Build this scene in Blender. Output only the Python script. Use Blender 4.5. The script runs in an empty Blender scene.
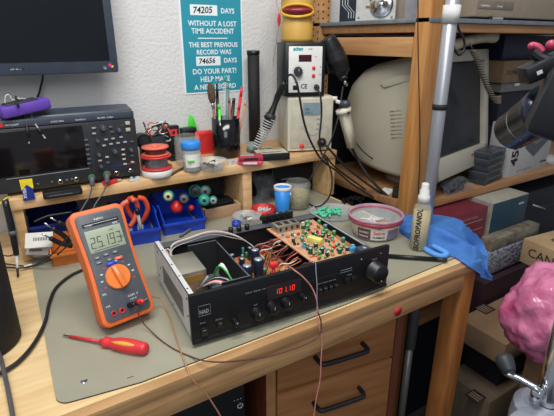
import bpy, bmesh, math, random
from mathutils import Vector, Matrix
random.seed(7)
PI = math.pi
R = math.radians
sc = bpy.context.scene
COL = sc.collection

# ------------------------------------------------------------------ camera
F, CX, CY = 450.0, 277.0, 208.0
pitch, yaw = math.atan(168/F), R(32.1)
CAM = Vector((0, 0, .5))
fw = Vector((math.sin(yaw)*math.cos(pitch), math.cos(yaw)*math.cos(pitch), -math.sin(pitch)))
rt = Vector((math.cos(yaw), -math.sin(yaw), 0))
up = rt.cross(fw)
cd = bpy.data.cameras.new('camera'); cam = bpy.data.objects.new('camera', cd); COL.objects.link(cam)
cd.sensor_width = 36; cd.lens = F/554*36; cd.clip_start = .02
cam.matrix_world = Matrix(((rt.x, up.x, -fw.x, CAM.x), (rt.y, up.y, -fw.y, CAM.y), (rt.z, up.z, -fw.z, CAM.z), (0, 0, 0, 1)))
sc.camera = cam

def at(px, py, x=None, y=None, z=None, r=None):
    """point of the place seen at a photo pixel, on the plane x=, y= or z= (or at distance r)"""
    d = fw*F + rt*(px-CX) - up*(py-CY)
    if z is not None: t = (z-CAM.z)/d.z
    elif y is not None: t = (y-CAM.y)/d.y
    elif x is not None: t = (x-CAM.x)/d.x
    else: t = r/d.length
    return CAM + d*t

# ------------------------------------------------------------------ materials
def lin(h):
    h = h.lstrip('#'); o = []
    for i in (0, 2, 4):
        c = int(h[i:i+2], 16)/255
        o.append(c/12.92 if c <= .04045 else ((c+.055)/1.055)**2.4)
    return o
MATS = {}
def mat(name, col, rough=.5, metal=0, var=.12, scale=40, bump=0, alpha=1, trans=0, emit=None, es=1, stretch=None, col2=None, detail=3, spec=.5, coat=0, bscale=None):
    if name in MATS: return MATS[name]
    m = bpy.data.materials.new(name); m.use_nodes = True
    nt = m.node_tree; N = nt.nodes; Lk = nt.links
    bs = N['Principled BSDF']
    c = lin(col)
    tc = N.new('ShaderNodeTexCoord'); mp = N.new('ShaderNodeMapping'); nz = N.new('ShaderNodeTexNoise')
    Lk.new(tc.outputs['Object'], mp.inputs[0]); Lk.new(mp.outputs[0], nz.inputs['Vector'])
    if stretch: mp.inputs['Scale'].default_value = stretch
    nz.inputs['Scale'].default_value = scale; nz.inputs['Detail'].default_value = detail
    rp = N.new('ShaderNodeValToRGB'); Lk.new(nz.outputs['Fac'], rp.inputs[0])
    c2 = lin(col2) if col2 else [min(1, v*(1+var)) for v in c]
    c1 = c if col2 else [v*(1-var) for v in c]
    rp.color_ramp.elements[0].position = .32; rp.color_ramp.elements[1].position = .68
    rp.color_ramp.elements[0].color = (*c1, 1); rp.color_ramp.elements[1].color = (*c2, 1)
    Lk.new(rp.outputs[0], bs.inputs['Base Color'])
    bs.inputs['Roughness'].default_value = rough; bs.inputs['Metallic'].default_value = metal
    bs.inputs['Specular IOR Level'].default_value = spec
    bs.inputs['Coat Weight'].default_value = coat
    if alpha < 1: bs.inputs['Alpha'].default_value = alpha
    if trans: bs.inputs['Transmission Weight'].default_value = trans
    if emit: bs.inputs['Emission Color'].default_value = (*lin(emit), 1); bs.inputs['Emission Strength'].default_value = es
    if bump:
        b = N.new('ShaderNodeBump'); b.inputs['Strength'].default_value = bump; b.inputs['Distance'].default_value = .01
        src = nz
        if bscale:
            src = N.new('ShaderNodeTexNoise'); src.inputs['Scale'].default_value = bscale; src.inputs['Detail'].default_value = 4
            Lk.new(tc.outputs['Object'], src.inputs['Vector'])
        Lk.new(src.outputs['Fac'], b.inputs['Height']); Lk.new(b.outputs[0], bs.inputs['Normal'])
    MATS[name] = m; return m

plaster = mat('plaster', '#d3d3d2', .9, var=.03, scale=6, bump=.3, bscale=110)
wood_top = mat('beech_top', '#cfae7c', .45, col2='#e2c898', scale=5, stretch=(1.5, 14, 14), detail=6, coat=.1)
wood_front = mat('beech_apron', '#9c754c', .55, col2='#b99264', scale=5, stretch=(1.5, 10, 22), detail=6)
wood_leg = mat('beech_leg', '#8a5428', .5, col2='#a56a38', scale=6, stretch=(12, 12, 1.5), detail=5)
wood_riser = mat('pine_riser', '#c79b68', .5, col2='#dfbb8b', scale=5, stretch=(1.5, 12, 14), detail=5)
wood_post = mat('pine_post', '#a8703a', .5, col2='#c08a4e', scale=6, stretch=(14, 14, 1.2), detail=5)
wood_rail = mat('pine_rail', '#a97a4c', .5, col2='#bd9060', scale=6, stretch=(3, 1.2, 14), detail=5)
wood_shelf = mat('pine_shelf', '#8f6440', .5, col2='#a87c54', scale=6, stretch=(1.2, 10, 14), detail=5)
wood_drawer = mat('drawer_veneer', '#8d5c34', .4, col2='#a57146', scale=4, stretch=(1.2, 10, 14), detail=6)
wood_drawer_side = mat('drawer_side', '#5d2f1c', .45, col2='#6c3a24', scale=4, stretch=(8, 8, 1.5))
matgrey = mat('esd_mat', '#94917f', .42, var=.06, scale=9, bump=.05, bscale=400, spec=.5)
mat_edge = mat('mat_edge', '#17181a', .6)
black = mat('black_plastic', '#101114', .4)
blackm = mat('black_matte', '#131417', .75)
panel_black = mat('panel_black', '#0e0f13', .5, var=.15, spec=.35)
rubber = mat('rubber_black', '#16171a', .55)
grey = mat('grey_plastic', '#55595f', .5)
dkgrey = mat('dark_grey_plastic', '#26292e', .5)
ltgrey = mat('light_grey', '#9b9ea2', .45)
slate = mat('slate_plastic', '#39414e', .4)
beige = mat('beige_plastic', '#b4ae9c', .5, var=.05, scale=5)
beige2 = mat('beige_station', '#c9c3b0', .45, var=.04, scale=5)
beige_dk = mat('beige_bezel', '#aaa596', .5, var=.05, scale=5)
white = mat('white_plastic', '#d8d8d4', .45, var=.04)
whitem = mat('white_paint', '#e4e4e2', .7, var=.03)
paper = mat('paper', '#dcdad4', .8, var=.05)
chrome = mat('chrome', '#c8cacd', .18, 1, var=.05)
alu = mat('aluminium', '#a9abb0', .36, .6, var=.05, stretch=(60, 60, 1), scale=3)
alu_dk = mat('aluminium_dark', '#86827c', .4, .35, var=.05)
steel = mat('zinc_steel', '#c6caca', .42, .1, var=.06)
canmetal = mat('tin_can', '#b0aa98', .35, .75, var=.1, scale=20)
red = mat('red_plastic', '#c22a2c', .4)
redbr = mat('red_bright', '#e03238', .4)
salmon = mat('salmon_plastic', '#d9664f', .4)
pink = mat('pink_plastic', '#d04a62', .4)
orange = mat('orange_rubber', '#d8662a', .5, var=.06)
orange_dk = mat('orange_bin', '#cc7430', .5)
blue = mat('blue_plastic', '#1740b8', .4)
blue_dk = mat('blue_dark', '#122c80', .45)
cyan = mat('blue_cup', '#2a86d8', .4, var=.06)
clothblue = mat('cloth_blue', '#68aaf8', .95, var=.08, scale=25, bump=.5, bscale=500)
green = mat('green_plastic', '#28a03c', .45)
greenbr = mat('green_bright', '#4ae03c', .4)
teal = mat('teal_plastic', '#2a9482', .4)
mint = mat('mint_plastic', '#58c89c', .45)
yellow = mat('yellow_rubber', '#c99f4c', .5, var=.08, scale=10)
yellowb = mat('yellow_bright', '#e6cf2c', .5)
purple = mat('purple_rubber', '#5c3ca0', .5)
brown = mat('cardboard', '#80664a', .85, col2='#93775a', scale=12)
brown_lt = mat('cardboard_light', '#a08562', .85, col2='#b09470', scale=12)
maroon = mat('maroon_box', '#6c2230', .45, var=.08)
navy = mat('navy_box', '#14233a', .5)
navy2 = mat('night_blue', '#10141f', .6)
boxbeige = mat('grey_beige_box', '#9a968a', .6)
pcb = mat('circuit_board_brown', '#b0805a', .5, col2='#cfa582', scale=70)
pcb2 = mat('circuit_board_low', '#8a5a38', .5, col2='#c08858', scale=25)
copper = mat('copper', '#b06a3c', .35, .6)
screen = mat('screen_black', '#0c1016', .18, var=.2, scale=3)
crtscreen = mat('crt_glass', '#343940', .2, var=.1, scale=3)
scopescr = mat('scope_screen', '#131012', .12, var=.1)
seg_red = mat('led_red', '#ff2820', .5, emit='#ff2a20', es=1.1)
disp_red = mat('led_window', '#300c10', .2)
lcd = mat('lcd_green', '#98a38c', .3, var=.04, scale=8)
lcd_seg = mat('lcd_segment', '#20262a', .5)
lcd_grey = mat('lcd_grey', '#7d929a', .3, var=.05)
poster_t = mat('poster_teal', '#2490a4', .55, var=.05, scale=5)
poster_w = mat('poster_white', '#e2ecee', .6, var=.02)
ink = mat('ink_black', '#16161a', .7)
ink_white = mat('ink_white', '#d6d8da', .6)
ink_grey = mat('ink_grey', '#80848a', .6)
clear = mat('clear_plastic', '#c8ccc8', .12, alpha=.16, var=.05, spec=.7)
clearw = mat('cloudy_plastic', '#ccd2d2', .2, alpha=.32, var=.08)
bagmat = mat('bag_clear', '#8a9098', .12, alpha=.25, var=.2, bump=.8, bscale=60)
bagpink = mat('bag_pink', '#b04a74', .2, col2='#d886aa', scale=14, bump=.45, bscale=38, spec=.8)
liquid = mat('isopropanol', '#cdbf8e', .3, var=.05)
seeds = mat('brass_bits', '#8c7a44', .6, col2='#c0ac70', scale=160, bump=.8)
foil = mat('foil_brown', '#7c705e', .35, .4, col2='#a8a090', scale=30, bump=.6)
bubble = mat('bubble_wrap', '#4c4e5c', .3, col2='#a4a4ae', scale=90, bump=1.0)
skin_tip = mat('tip_metal', '#c0b090', .3, .8)
screw_y = mat('screwdriver_yellow', '#e0a43c', .45)
screw_r = mat('screwdriver_red', '#d03038', .4)
wire_br = mat('wire_brown', '#5a3434', .5)
wire_tan = mat('wire_tan', '#b07f5e', .5)
wire_pink = mat('wire_pink', '#c58078', .5)
label_r = mat('label_maroon', '#5c3848', .5, col2='#75485a', scale=60)
lip_red = mat('tub_lid_rim', '#a83a50', .35, alpha=.95)
floor_m = mat('floor_grey', '#3a3734', .7, var=.1, scale=6)
card_black = mat('card_black', '#16181c', .5)

# ------------------------------------------------------------------ mesh builder
class B:
    def __init__(s, m=None):
        s.bm = bmesh.new(); s.mats = []; s.cur = 0; s.M = Matrix()
        if m: s.m(m)
    def m(s, mm):
        if mm not in s.mats: s.mats.append(mm)
        s.cur = s.mats.index(mm); return s
    def _fin(s, vs, fs=None, M=None):
        T = s.M @ M if M else s.M
        if T != Matrix():
            for v in vs: v.co = T @ v.co
        if fs is None:
            fs = set(f for v in vs for f in v.link_faces)
        for f in fs: f.material_index = s.cur
        return s
    def box(s, x0, x1, y0, y1, z0, z1, bev=0, M=None, seg=2):
        vs = bmesh.ops.create_cube(s.bm, size=1)['verts']
        for v in vs: v.co = Vector(((x0+x1)/2+v.co.x*(x1-x0), (y0+y1)/2+v.co.y*(y1-y0), (z0+z1)/2+v.co.z*(z1-z0)))
        if bev:
            es = list(set(e for v in vs for e in v.link_edges))
            r = bmesh.ops.bevel(s.bm, geom=es, offset=bev, segments=seg, affect='EDGES', profile=.5)
            vs = list(set(v for f in r['faces'] for v in f.verts))
            seen = set(vs); 
            for v in list(vs):
                for f in v.link_faces:
                    for w in f.verts: seen.add(w)
            vs = list(seen)
        return s._fin(vs, None, M)
    def cyl(s, p0, p1, r0, r1=None, n=16, M=None):
        p0 = Vector(p0); p1 = Vector(p1); r1 = r0 if r1 is None else r1
        d = p1-p0; q = d.to_track_quat('Z', 'Y').to_matrix()
        a = []; b = []
        for i in range(n):
            t = 2*PI*i/n; e = q @ Vector((math.cos(t), math.sin(t), 0))
            a.append(s.bm.verts.new(p0+e*r0)); b.append(s.bm.verts.new(p1+e*r1))
        fs = [s.bm.faces.new((a[i], a[(i+1) % n], b[(i+1) % n], b[i])) for i in range(n)]
        fs += [s.bm.faces.new(a[::-1]), s.bm.faces.new(b)]
        return s._fin(a+b, fs, M)
    def lathe(s, prof, c=(0, 0, 0), n=28, M=None, sx=1, sy=1):
        c = Vector(c); rings = []; fs = []; vs = []
        for r, z in prof:
            if r < 1e-6: rings.append([s.bm.verts.new(c+Vector((0, 0, z)))])
            else: rings.append([s.bm.verts.new(c+Vector((r*sx*math.cos(2*PI*i/n), r*sy*math.sin(2*PI*i/n), z))) for i in range(n)])
            vs += rings[-1]
        for A, Bq in zip(rings, rings[1:]):
            for i in range(n):
                j = (i+1) % n
                if len(A) == 1 and len(Bq) == 1: continue
                if len(A) == 1: fs.append(s.bm.faces.new((A[0], Bq[j], Bq[i])))
                elif len(Bq) == 1: fs.append(s.bm.faces.new((A[i], A[j], Bq[0])))
                else: fs.append(s.bm.faces.new((A[i], A[j], Bq[j], Bq[i])))
        return s._fin(vs, fs, M)
    def tube(s, pts, r, n=8, smooth=True, M=None, sub=6, flat=None):
        P = [Vector(p) for p in pts]
        if smooth and len(P) > 2:
            Q = [P[0]+(P[0]-P[1])] + P + [P[-1]+(P[-1]-P[-2])]; out = []
            for i in range(1, len(Q)-2):
                for k in range(sub):
                    t = k/sub; a, b, c, d = Q[i-1], Q[i], Q[i+1], Q[i+2]
                    out.append(.5*((2*b)+(c-a)*t+(2*a-5*b+4*c-d)*t*t+(3*b-a-3*c+d)*t**3))
            out.append(P[-1]); P = out
        rr = r if callable(r) else (lambda t: r)
        vs = []; rings = []; fs = []
        nrm = None
        for i, p in enumerate(P):
            t = (P[min(i+1, len(P)-1)]-P[max(i-1, 0)])
            if t.length < 1e-9: t = Vector((0, 0, 1))
            t.normalize()
            if nrm is None: nrm = t.orthogonal().normalized()
            nrm = (nrm - t*nrm.dot(t))
            if nrm.length < 1e-6: nrm = t.orthogonal()
            nrm.normalize(); bn = t.cross(nrm); q = rr(i/(len(P)-1))
            ring = [s.bm.verts.new(p+nrm*q*math.cos(2*PI*k/n)+bn*q*math.sin(2*PI*k/n)) for k in range(n)]
            rings.append(ring); vs += ring
        for A, C2 in zip(rings, rings[1:]):
            for k in range(n): fs.append(s.bm.faces.new((A[k], A[(k+1) % n], C2[(k+1) % n], C2[k])))
        fs.append(s.bm.faces.new(rings[0][::-1])); fs.append(s.bm.faces.new(rings[-1]))
        return s._fin(vs, fs, M)
    def prism(s, pts, h0, h1, plane='xz', M=None, bev=0):
        f3 = {'xz': lambda a, b, h: Vector((a, h, b)), 'xy': lambda a, b, h: Vector((a, b, h)), 'yz': lambda a, b, h: Vector((h, a, b))}[plane]
        A = [s.bm.verts.new(f3(a, b, h0)) for a, b in pts]; C2 = [s.bm.verts.new(f3(a, b, h1)) for a, b in pts]
        n = len(pts); fs = [s.bm.faces.new(A), s.bm.faces.new(C2[::-1])]
        for i in range(n): fs.append(s.bm.faces.new((A[i], C2[i], C2[(i+1) % n], A[(i+1) % n])))
        bmesh.ops.recalc_face_normals(s.bm, faces=fs)
        vs = A+C2
        if bev:
            es = list(set(e for f in fs[:2] for e in f.edges))
            r = bmesh.ops.bevel(s.bm, geom=es, offset=bev, segments=2, affect='EDGES', profile=.5)
            seen = set(v for f in r['faces'] for v in f.verts)
            for v in list(seen):
                for f in v.link_faces:
                    for w in f.verts: seen.add(w)
            vs = list(seen)
            return s._fin(vs, None, M)
        return s._fin(vs, fs, M)
    def sph(s, c, r, sx=1, sy=1, sz=1, n=14, M=None):
        vs = bmesh.ops.create_uvsphere(s.bm, u_segments=n, v_segments=max(6, n//2+2), radius=r)['verts']
        for v in vs: v.co = Vector((c[0]+v.co.x*sx, c[1]+v.co.y*sy, c[2]+v.co.z*sz))
        return s._fin(vs, None, M)
    def grid(s, G, sub=5, thick=.002, M=None):
        """smooth sheet through a grid of points"""
        def cr(a, b, c, d, t): return .5*((2*b)+(c-a)*t+(2*a-5*b+4*c-d)*t*t+(3*b-a-3*c+d)*t**3)
        def line(P):
            Q = [P[0]*2-P[1]]+P+[P[-1]*2-P[-2]]; o = []
            for i in range(1, len(Q)-2):
                for k in range(sub): o.append(cr(Q[i-1], Q[i], Q[i+1], Q[i+2], k/sub))
            o.append(P[-1]); return o
        rows = [line([Vector(p) for p in r]) for r in G]
        cols = [line([r[j] for r in rows]) for j in range(len(rows[0]))]
        V = [[s.bm.verts.new(p) for p in c] for c in cols]; fs = []
        for a, b in zip(V, V[1:]):
            for i in range(len(a)-1): fs.append(s.bm.faces.new((a[i], a[i+1], b[i+1], b[i])))
        if thick:
            g = bmesh.ops.solidify(s.bm, geom=fs, thickness=thick)
            fs = list(set(fs) | set(f for f in g['geom'] if isinstance(f, bmesh.types.BMFace)))
        vs = list(set(v for f in fs for v in f.verts))
        return s._fin(vs, fs, M)
    def text(s, txt, size, M, depth=.0002, shear=0, align='LEFT', sx=1, bold=0):
        cu = bpy.data.curves.new('tmp', 'FONT'); cu.body = txt; cu.size = size; cu.extrude = depth; cu.shear = shear; cu.align_x = align; cu.offset = bold
        cu.resolution_u = 2
        o = bpy.data.objects.new('tmp', cu); COL.objects.link(o)
        dg = bpy.context.evaluated_depsgraph_get(); me = bpy.data.meshes.new_from_object(o.evaluated_get(dg))
        ov = set(s.bm.verts); of = set(s.bm.faces)
        s.bm.from_mesh(me)
        vs = [v for v in s.bm.verts if v not in ov]; fs = [f for f in s.bm.faces if f not in of]
        for v in vs: v.co.x *= sx
        bpy.data.objects.remove(o); bpy.data.curves.remove(cu); bpy.data.meshes.remove(me)
        return s._fin(vs, fs, M)
    def build(s, name, parent=None, loc=None, rotz=0, sharp=.6, recentre=False):
        me = bpy.data.meshes.new(name)
        for f in s.bm.faces: f.smooth = True
        for e in s.bm.edges:
            if len(e.link_faces) == 2:
                if e.calc_face_angle(0) > sharp: e.smooth = False
        if recentre:
            xs = [v.co for v in s.bm.verts]
            o = Vector(((min(v.x for v in xs)+max(v.x for v in xs))/2, (min(v.y for v in xs)+max(v.y for v in xs))/2, min(v.z for v in xs)))
            for v in xs: v -= o
            loc = o
        s.bm.to_mesh(me); s.bm.free()
        for mm in s.mats: me.materials.append(mm)
        ob = bpy.data.objects.new(name, me); COL.objects.link(ob)
        if parent: ob.parent = parent
        if loc is not None: ob.location = loc
        ob.rotation_euler.z = rotz
        return ob

def tag(o, label, cat, group=None, kind=None):
    o['label'] = label; o['category'] = cat
    if group: o['group'] = group
    if kind: o['kind'] = kind
    return o
def thing(name, label, cat, loc=(0, 0, 0), rotz=0, group=None):
    o = bpy.data.objects.new(name, None); COL.objects.link(o); o.location = loc; o.rotation_euler = (0, 0, rotz); o.empty_display_size = .02
    return tag(o, label, cat, group)
def solo(b, name, label, cat, group=None, kind=None): return tag(b.build(name, recentre=True), label, cat, group, kind)
def struct(b, name): o = b.build(name); o['kind'] = 'structure'; return o
def T(x, y, z): return Matrix.Translation((x, y, z))
def RX(a): return Matrix.Rotation(R(a), 4, 'X')
def RY(a): return Matrix.Rotation(R(a), 4, 'Y')
def RZ(a): return Matrix.Rotation(R(a), 4, 'Z')
FRONT = RX(90)                      # text facing -Y
def TF(x, y, z, a=0): return T(x, y, z) @ FRONT @ RZ(a)
def segs(b, txt, M, h, w, gap, t, slant=.08):
    """seven-segment figures in the local xy plane"""
    S = {'0': 'abcdef', '1': 'bc', '2': 'abged', '3': 'abgcd', '5': 'afgcd', '9': 'abcdfg', '4': 'fgbc', '6': 'afgedc'}
    x = 0
    for ch in txt:
        if ch == '.':
            b.box(x-gap*.75, x-gap*.75+t, 0, t, 0, .0004, M=M); continue
        for q in S[ch]:
            x0, x1, y0, y1 = {'a': (0, w, h-t, h), 'd': (0, w, 0, t), 'g': (0, w, h/2-t/2, h/2+t/2), 'f': (0, t, h/2, h), 'e': (0, t, 0, h/2), 'b': (w-t, w, h/2, h), 'c': (w-t, w, 0, h/2)}[q]
            e = t*.15
            b.prism([(x+x0+e+slant*(y0+e), y0+e), (x+x1-e+slant*(y0+e), y0+e), (x+x1-e+slant*(y1-e), y1-e), (x+x0+e+slant*(y1-e), y1-e)], 0, .0004, 'xy', M=M)
        x += w+gap

FZ = -.9
# ------------------------------------------------------------------ room
struct(B(plaster).box(-1.6, 3.4, 1.40, 1.5, FZ, 1.7), 'wall_back')
struct(B(plaster).box(3.3, 3.4, -1.5, 1.4, FZ, 1.7), 'wall_right')
struct(B(floor_m).box(-1.6, 3.4, -1.5, 1.4, FZ-.05, FZ), 'floor')

# ------------------------------------------------------------------ workbench
wb = thing('workbench', 'beech workbench with a grey work mat and square legs', 'workbench', (.2, .99, FZ))
wb_i = Matrix.Translation((-.2, -.99, -FZ))
def wpart(b, name): b.bm.transform(wb_i); return b.build(name, wb)
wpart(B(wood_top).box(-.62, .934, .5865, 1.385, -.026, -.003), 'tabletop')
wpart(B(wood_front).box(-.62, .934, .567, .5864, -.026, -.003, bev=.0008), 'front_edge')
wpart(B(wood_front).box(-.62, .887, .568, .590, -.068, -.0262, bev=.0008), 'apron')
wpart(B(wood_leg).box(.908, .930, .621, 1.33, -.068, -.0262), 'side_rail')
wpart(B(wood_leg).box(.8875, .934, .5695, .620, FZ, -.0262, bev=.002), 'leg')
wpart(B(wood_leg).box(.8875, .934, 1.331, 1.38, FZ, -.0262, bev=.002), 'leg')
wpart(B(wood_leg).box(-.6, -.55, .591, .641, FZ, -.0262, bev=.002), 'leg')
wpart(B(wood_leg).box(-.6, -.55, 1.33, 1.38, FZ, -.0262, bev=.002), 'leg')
# mat: rounded slab from its outline
mo = []
def arc(cx, cy, r, a0, a1, n=6): return [(cx+r*math.cos(R(a0+(a1-a0)*i/n)), cy+r*math.sin(R(a0+(a1-a0)*i/n))) for i in range(n+1)]
mo += arc(.022, .625, .02, 180, 262) + [(.12, .5905), (.25, .590), (.38, .590), (.55, .5915), (.75, .602)] + arc(.905, .620, .012, 275, 360) + [(.919, 1.13), (.92, 1.37), (.02, 1.37)]
b = B(mat_edge); b.prism(mo, -.003, -.0008, 'xy'); b.m(matgrey).prism([(x, y) for x, y in mo], -.0008, 0, 'xy')
# brass grounding stud set in the mat and its scuffs
p = at(84, 381, z=0); b.m(chrome).lathe([(.0, .0012), (.0025, .0012), (.0045, .0014), (.0055, .0002), (.0055, -.0004)], p, 16)
b.m(ink); p2 = at(131, 377, z=0); b.box(p2.x-.006, p2.x+.004, p2.y-.0007, p2.y+.0007, 0, .0002)
solo(b, 'work_mat', 'large grey anti-static mat with rounded corner covering the bench', 'mat')
b = B(mat('red_sticker', '#c03038', .5)); p = at(397.5, 311, y=.569); b.cyl((p.x, .5679, p.z), (p.x, .5670, p.z), .0115, n=24)
solo(b, 'round_sticker', 'red round sticker on the front edge of the bench', 'sticker')

# ------------------------------------------------------------------ drawer unit
du = thing('drawer_unit', 'brown wooden drawer cabinet with black bow handles under the bench', 'cabinet', (.396, .676, FZ), R(-8.8))
W = .362
b = B(wood_drawer_side); b.box(0, .022, 0, .5, .05, .83, bev=.001); b.box(W-.022, W, 0, .5, .05, .83, bev=.001); b.box(.022, W-.022, .02, .5, .81, .83); b.box(.022, W-.022, .48, .5, .05, .81); b.box(.022, W-.022, .02, .5, .05, .07)
b.m(mat('front_edge', '#a5734a', .5)); b.box(0, .022, -.001, 0, .05, .83)
b.build('body', du)
zs = [(.668, .808), (.30, .660), (.075, .292)]
for z0, z1 in zs:
    d = B(wood_drawer).box(.026, W-.026, -.002, .018, z0, z1, bev=.0015).build('drawer', du)
    hz = .735 if z0 > .6 else z1-.055
    h = B(rubber).tube([(.118, -.001, hz), (.118, -.018, hz), (.122, -.030, hz), (.138, -.033, hz), (.222, -.033, hz), (.238, -.030, hz), (.242, -.018, hz), (.242, -.001, hz)], .0056, 10)
    h.build('handle', d)
for x in (.04, W-.04):
    for y in (.05, .45):
        B(black).cyl((x-.01, y, .025), (x+.01, y, .025), .025, n=20).box(x-.008, x+.008, y-.012, y+.012, .02, .05).build('caster', du)

# black computer tower left of the drawers
pc = thing('computer_tower', 'black computer tower with a small white power mark under the bench', 'computer', (.14, .70, FZ), R(-4))
B(blackm).box(0, .21, .005, .44, .012, .74, bev=.006).build('case', pc)
b = B(black).box(.004, .206, -.008, .006, .02, .735, bev=.004)
fp = at(238, 402, y=.69); lx = fp.x-.14; lz = fp.z-FZ
b.m(ink_white); 
for i in range(20):
    a0 = R(120+300*i/20); a1 = R(120+300*(i+1)/20)
    b.prism([(lx+.0065*math.cos(a0), lz+.0065*math.sin(a0)), (lx+.0065*math.cos(a1), lz+.0065*math.sin(a1)), (lx+.005*math.cos(a1), lz+.005*math.sin(a1)), (lx+.005*math.cos(a0), lz+.005*math.sin(a0))], -.0088, -.008)
b.box(lx-.0006, lx+.0006, -.0088, -.008, lz+.002, lz+.008); b.text('- - -', .012, TF(lx-.014, -.0082, lz+.016))
b.build('front_bezel', pc)
for x in (.02, .19): B(rubber).box(x-.012, x+.012, .03, .4, 0, .013).build('foot', pc)

# ------------------------------------------------------------------ riser shelf along the wall
rs = thing('riser_shelf', 'pale wooden raised shelf standing at the back of the bench', 'shelf', (.45, 1.27, 0))
ri = Matrix.Translation((-.45, -1.27, 0))
def rpart(b, name): b.bm.transform(ri); return b.build(name, rs)
rpart(B(wood_riser).box(-.004, .95, 1.139, 1.395, .132, .157, bev=.0015), 'shelf_board')
for x0, x1 in ((.0, .02), (.598, .628), (.922, .95)):
    rpart(B(wood_riser).box(x0, x1, 1.145, 1.38, 0, .132, bev=.001), 'side_panel')
rpart(B(wood_riser).box(.33, .92, 1.376, 1.392, .0, .132), 'back_panel')

# ------------------------------------------------------------------ poster
po = thing('safety_poster', 'teal safety poster counting days without a lost time accident on the wall', 'poster', (.638, 1.3995, .337), 0)
b = B(poster_w).box(-.106, .106, -.0015, .0005, 0, .36)
b.m(poster_t).box(-.101, .101, -.0021, -.0014, .005, .355)
b.m(poster_w)
def ct(t, sz, z, x=0.0015, sx=.92): b.text(t, sz, TF(x, -.0023, z), .0002, align='CENTER', sx=sx, bold=.0004)
ct('THIS DEPARTMENT', .020, .325); ct('HAS WORKED', .024, .282)
ct('WITHOUT A LOST', .0215, .204); ct('TIME ACCIDENT', .0215, .182)
b.box(-.052, .05, -.0026, -.0018, .1665, .1695)
ct('THE BEST PREVIOUS', .0205, .142); ct('RECORD WAS', .0205, .120)
ct('DO YOUR PART!', .0225, .061); ct('HELP MAKE', .0225, .037); ct('A NEW RECORD', .0215, .013)
b.text('DAYS', .021, TF(.030, -.0023, .242), sx=.92, bold=.0004); b.text('DAYS', .021, TF(.034, -.0023, .094), sx=.92, bold=.0004)
b.box(-.072, .018, -.0027, -.002, .234, .264); b.box(-.062, .022, -.0027, -.002, .086, .114)
b.m(ink); b.text('74205', .026, TF(-.064, -.0029, .2395, 2), shear=.15, bold=.0005); b.text('74656', .023, TF(-.054, -.0029, .092, 2), shear=.15, bold=.0005)
b.build('printed_sheet', po)

# ------------------------------------------------------------------ wall monitor
mn = thing('monitor', 'black flat monitor with a glossy bezel hanging on the wall', 'monitor', (.0, 1.30, .418), 0)
X0, X1, Z1 = -.20, .313, .33
b = B(slate); b.box(X0, X1, .0, .03, 0, Z1, bev=.006); b.box(X0+.05, X1-.05, .03, .05, .03, Z1-.03, bev=.01)
b.m(ink).box(.055, .088, -.0008, .0005, .0125, .0185)
b.m(ink_white).text('LIVE  SD  o', .005, TF(.057, -.001, .0138))
b.m(chrome).cyl((.276, -.002, .0125), (.276, .001, .0125), .0048, n=18)
b.m(redbr).prism([(.286, .020), (.292, .014), (.297, .018), (.291, .025)], -.0008, .0005)
b.m(yellowb).prism([(.292, .014), (.297, .013), (.3, .018), (.297, .018)], -.0009, .0005)
b.m(blue).prism([(.283, .016), (.288, .012), (.292, .014), (.286, .020)], -.0009, .0005)
b.build('housing', mn)
B(screen).box(X0+.014, X1-.022, -.0012, .004, .031, Z1-.02).build('screen', mn)
B(dkgrey).box(.06, .16, .05, .098, .12, .24, bev=.003).build('wall_mount', mn)
b = B(rubber).tube([(.10, 1.365, .46), at(42, 72, y=1.37), at(40, 90, y=1.38), at(36, 104, y=1.385), (.115, 1.388, .30), (.10, 1.388, .2), (.09, 1.388, .162)], .0028, 8)
solo(b, 'monitor_cable', 'black cable hanging down the wall below the monitor', 'cable')

# ------------------------------------------------------------------ oscilloscope
sx0, sx1, syf = -.085, .306, 1.172
os_ = thing('oscilloscope', 'dark grey bench oscilloscope with a wide screen on the riser shelf', 'oscilloscope', (.11, 1.25, .157))
oi = Matrix.Translation((-.11, -1.25, -.157))
def opart(b, name, parent=None):
    b.bm.transform(oi); return b.build(name, parent or os_)
b = B(slate)
prof = [(syf+.006, .170), (syf+.006, .322), (syf+.014, .335), (syf+.06, .343), (syf+.13, .335), (syf+.13, .168)]
b.prism(prof, sx0, sx1, 'yz', bev=.004)
opart(b, 'body')
b = B(dkgrey); b.box(sx0, sx1, syf-.006, syf+.008, .166, .315, bev=.004)
b.m(slate).box(sx0+.002, sx1-.002, syf-.007, syf+.006, .3155, .333, bev=.003)
b.m(red).box(-.012, .017, syf-.0078, syf-.006, .3195, .3275); b.m(ink_white)
b.text('KEYSIGHT', .006, TF(.02, syf-.0076, .3205)); b.text('DSOX 3024', .0055, TF(.112, syf-.0076, .3205)); b.text('InfiniiVision', .005, TF(.165, syf-.0076, .3205)); b.text('200 MHz   2 GSa/s', .005, TF(.215, syf-.0076, .3205))
b.m(ink_grey)
for x in (.205, .24, .268, .285): b.box(x, x+.008, syf-.0066, syf-.006, .2985+.001, .3)
b.m(slate).box(.19, .191, syf-.0068, syf-.006, .19, .312)
b.m(ltgrey).box(.0, .18, syf-.0068, syf-.006, .2005, .2015)
b.m(blue).box(.232, .262, syf-.0068, syf-.006, .198, .199); b.m(red).box(.262, .296, syf-.0068, syf-.006, .198, .199)
opart(b, 'front_panel')
b = B(scopescr).box(-.04, .178, syf-.0075, syf-.0055, .206, .308, bev=.0005); opart(b, 'screen')
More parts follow.
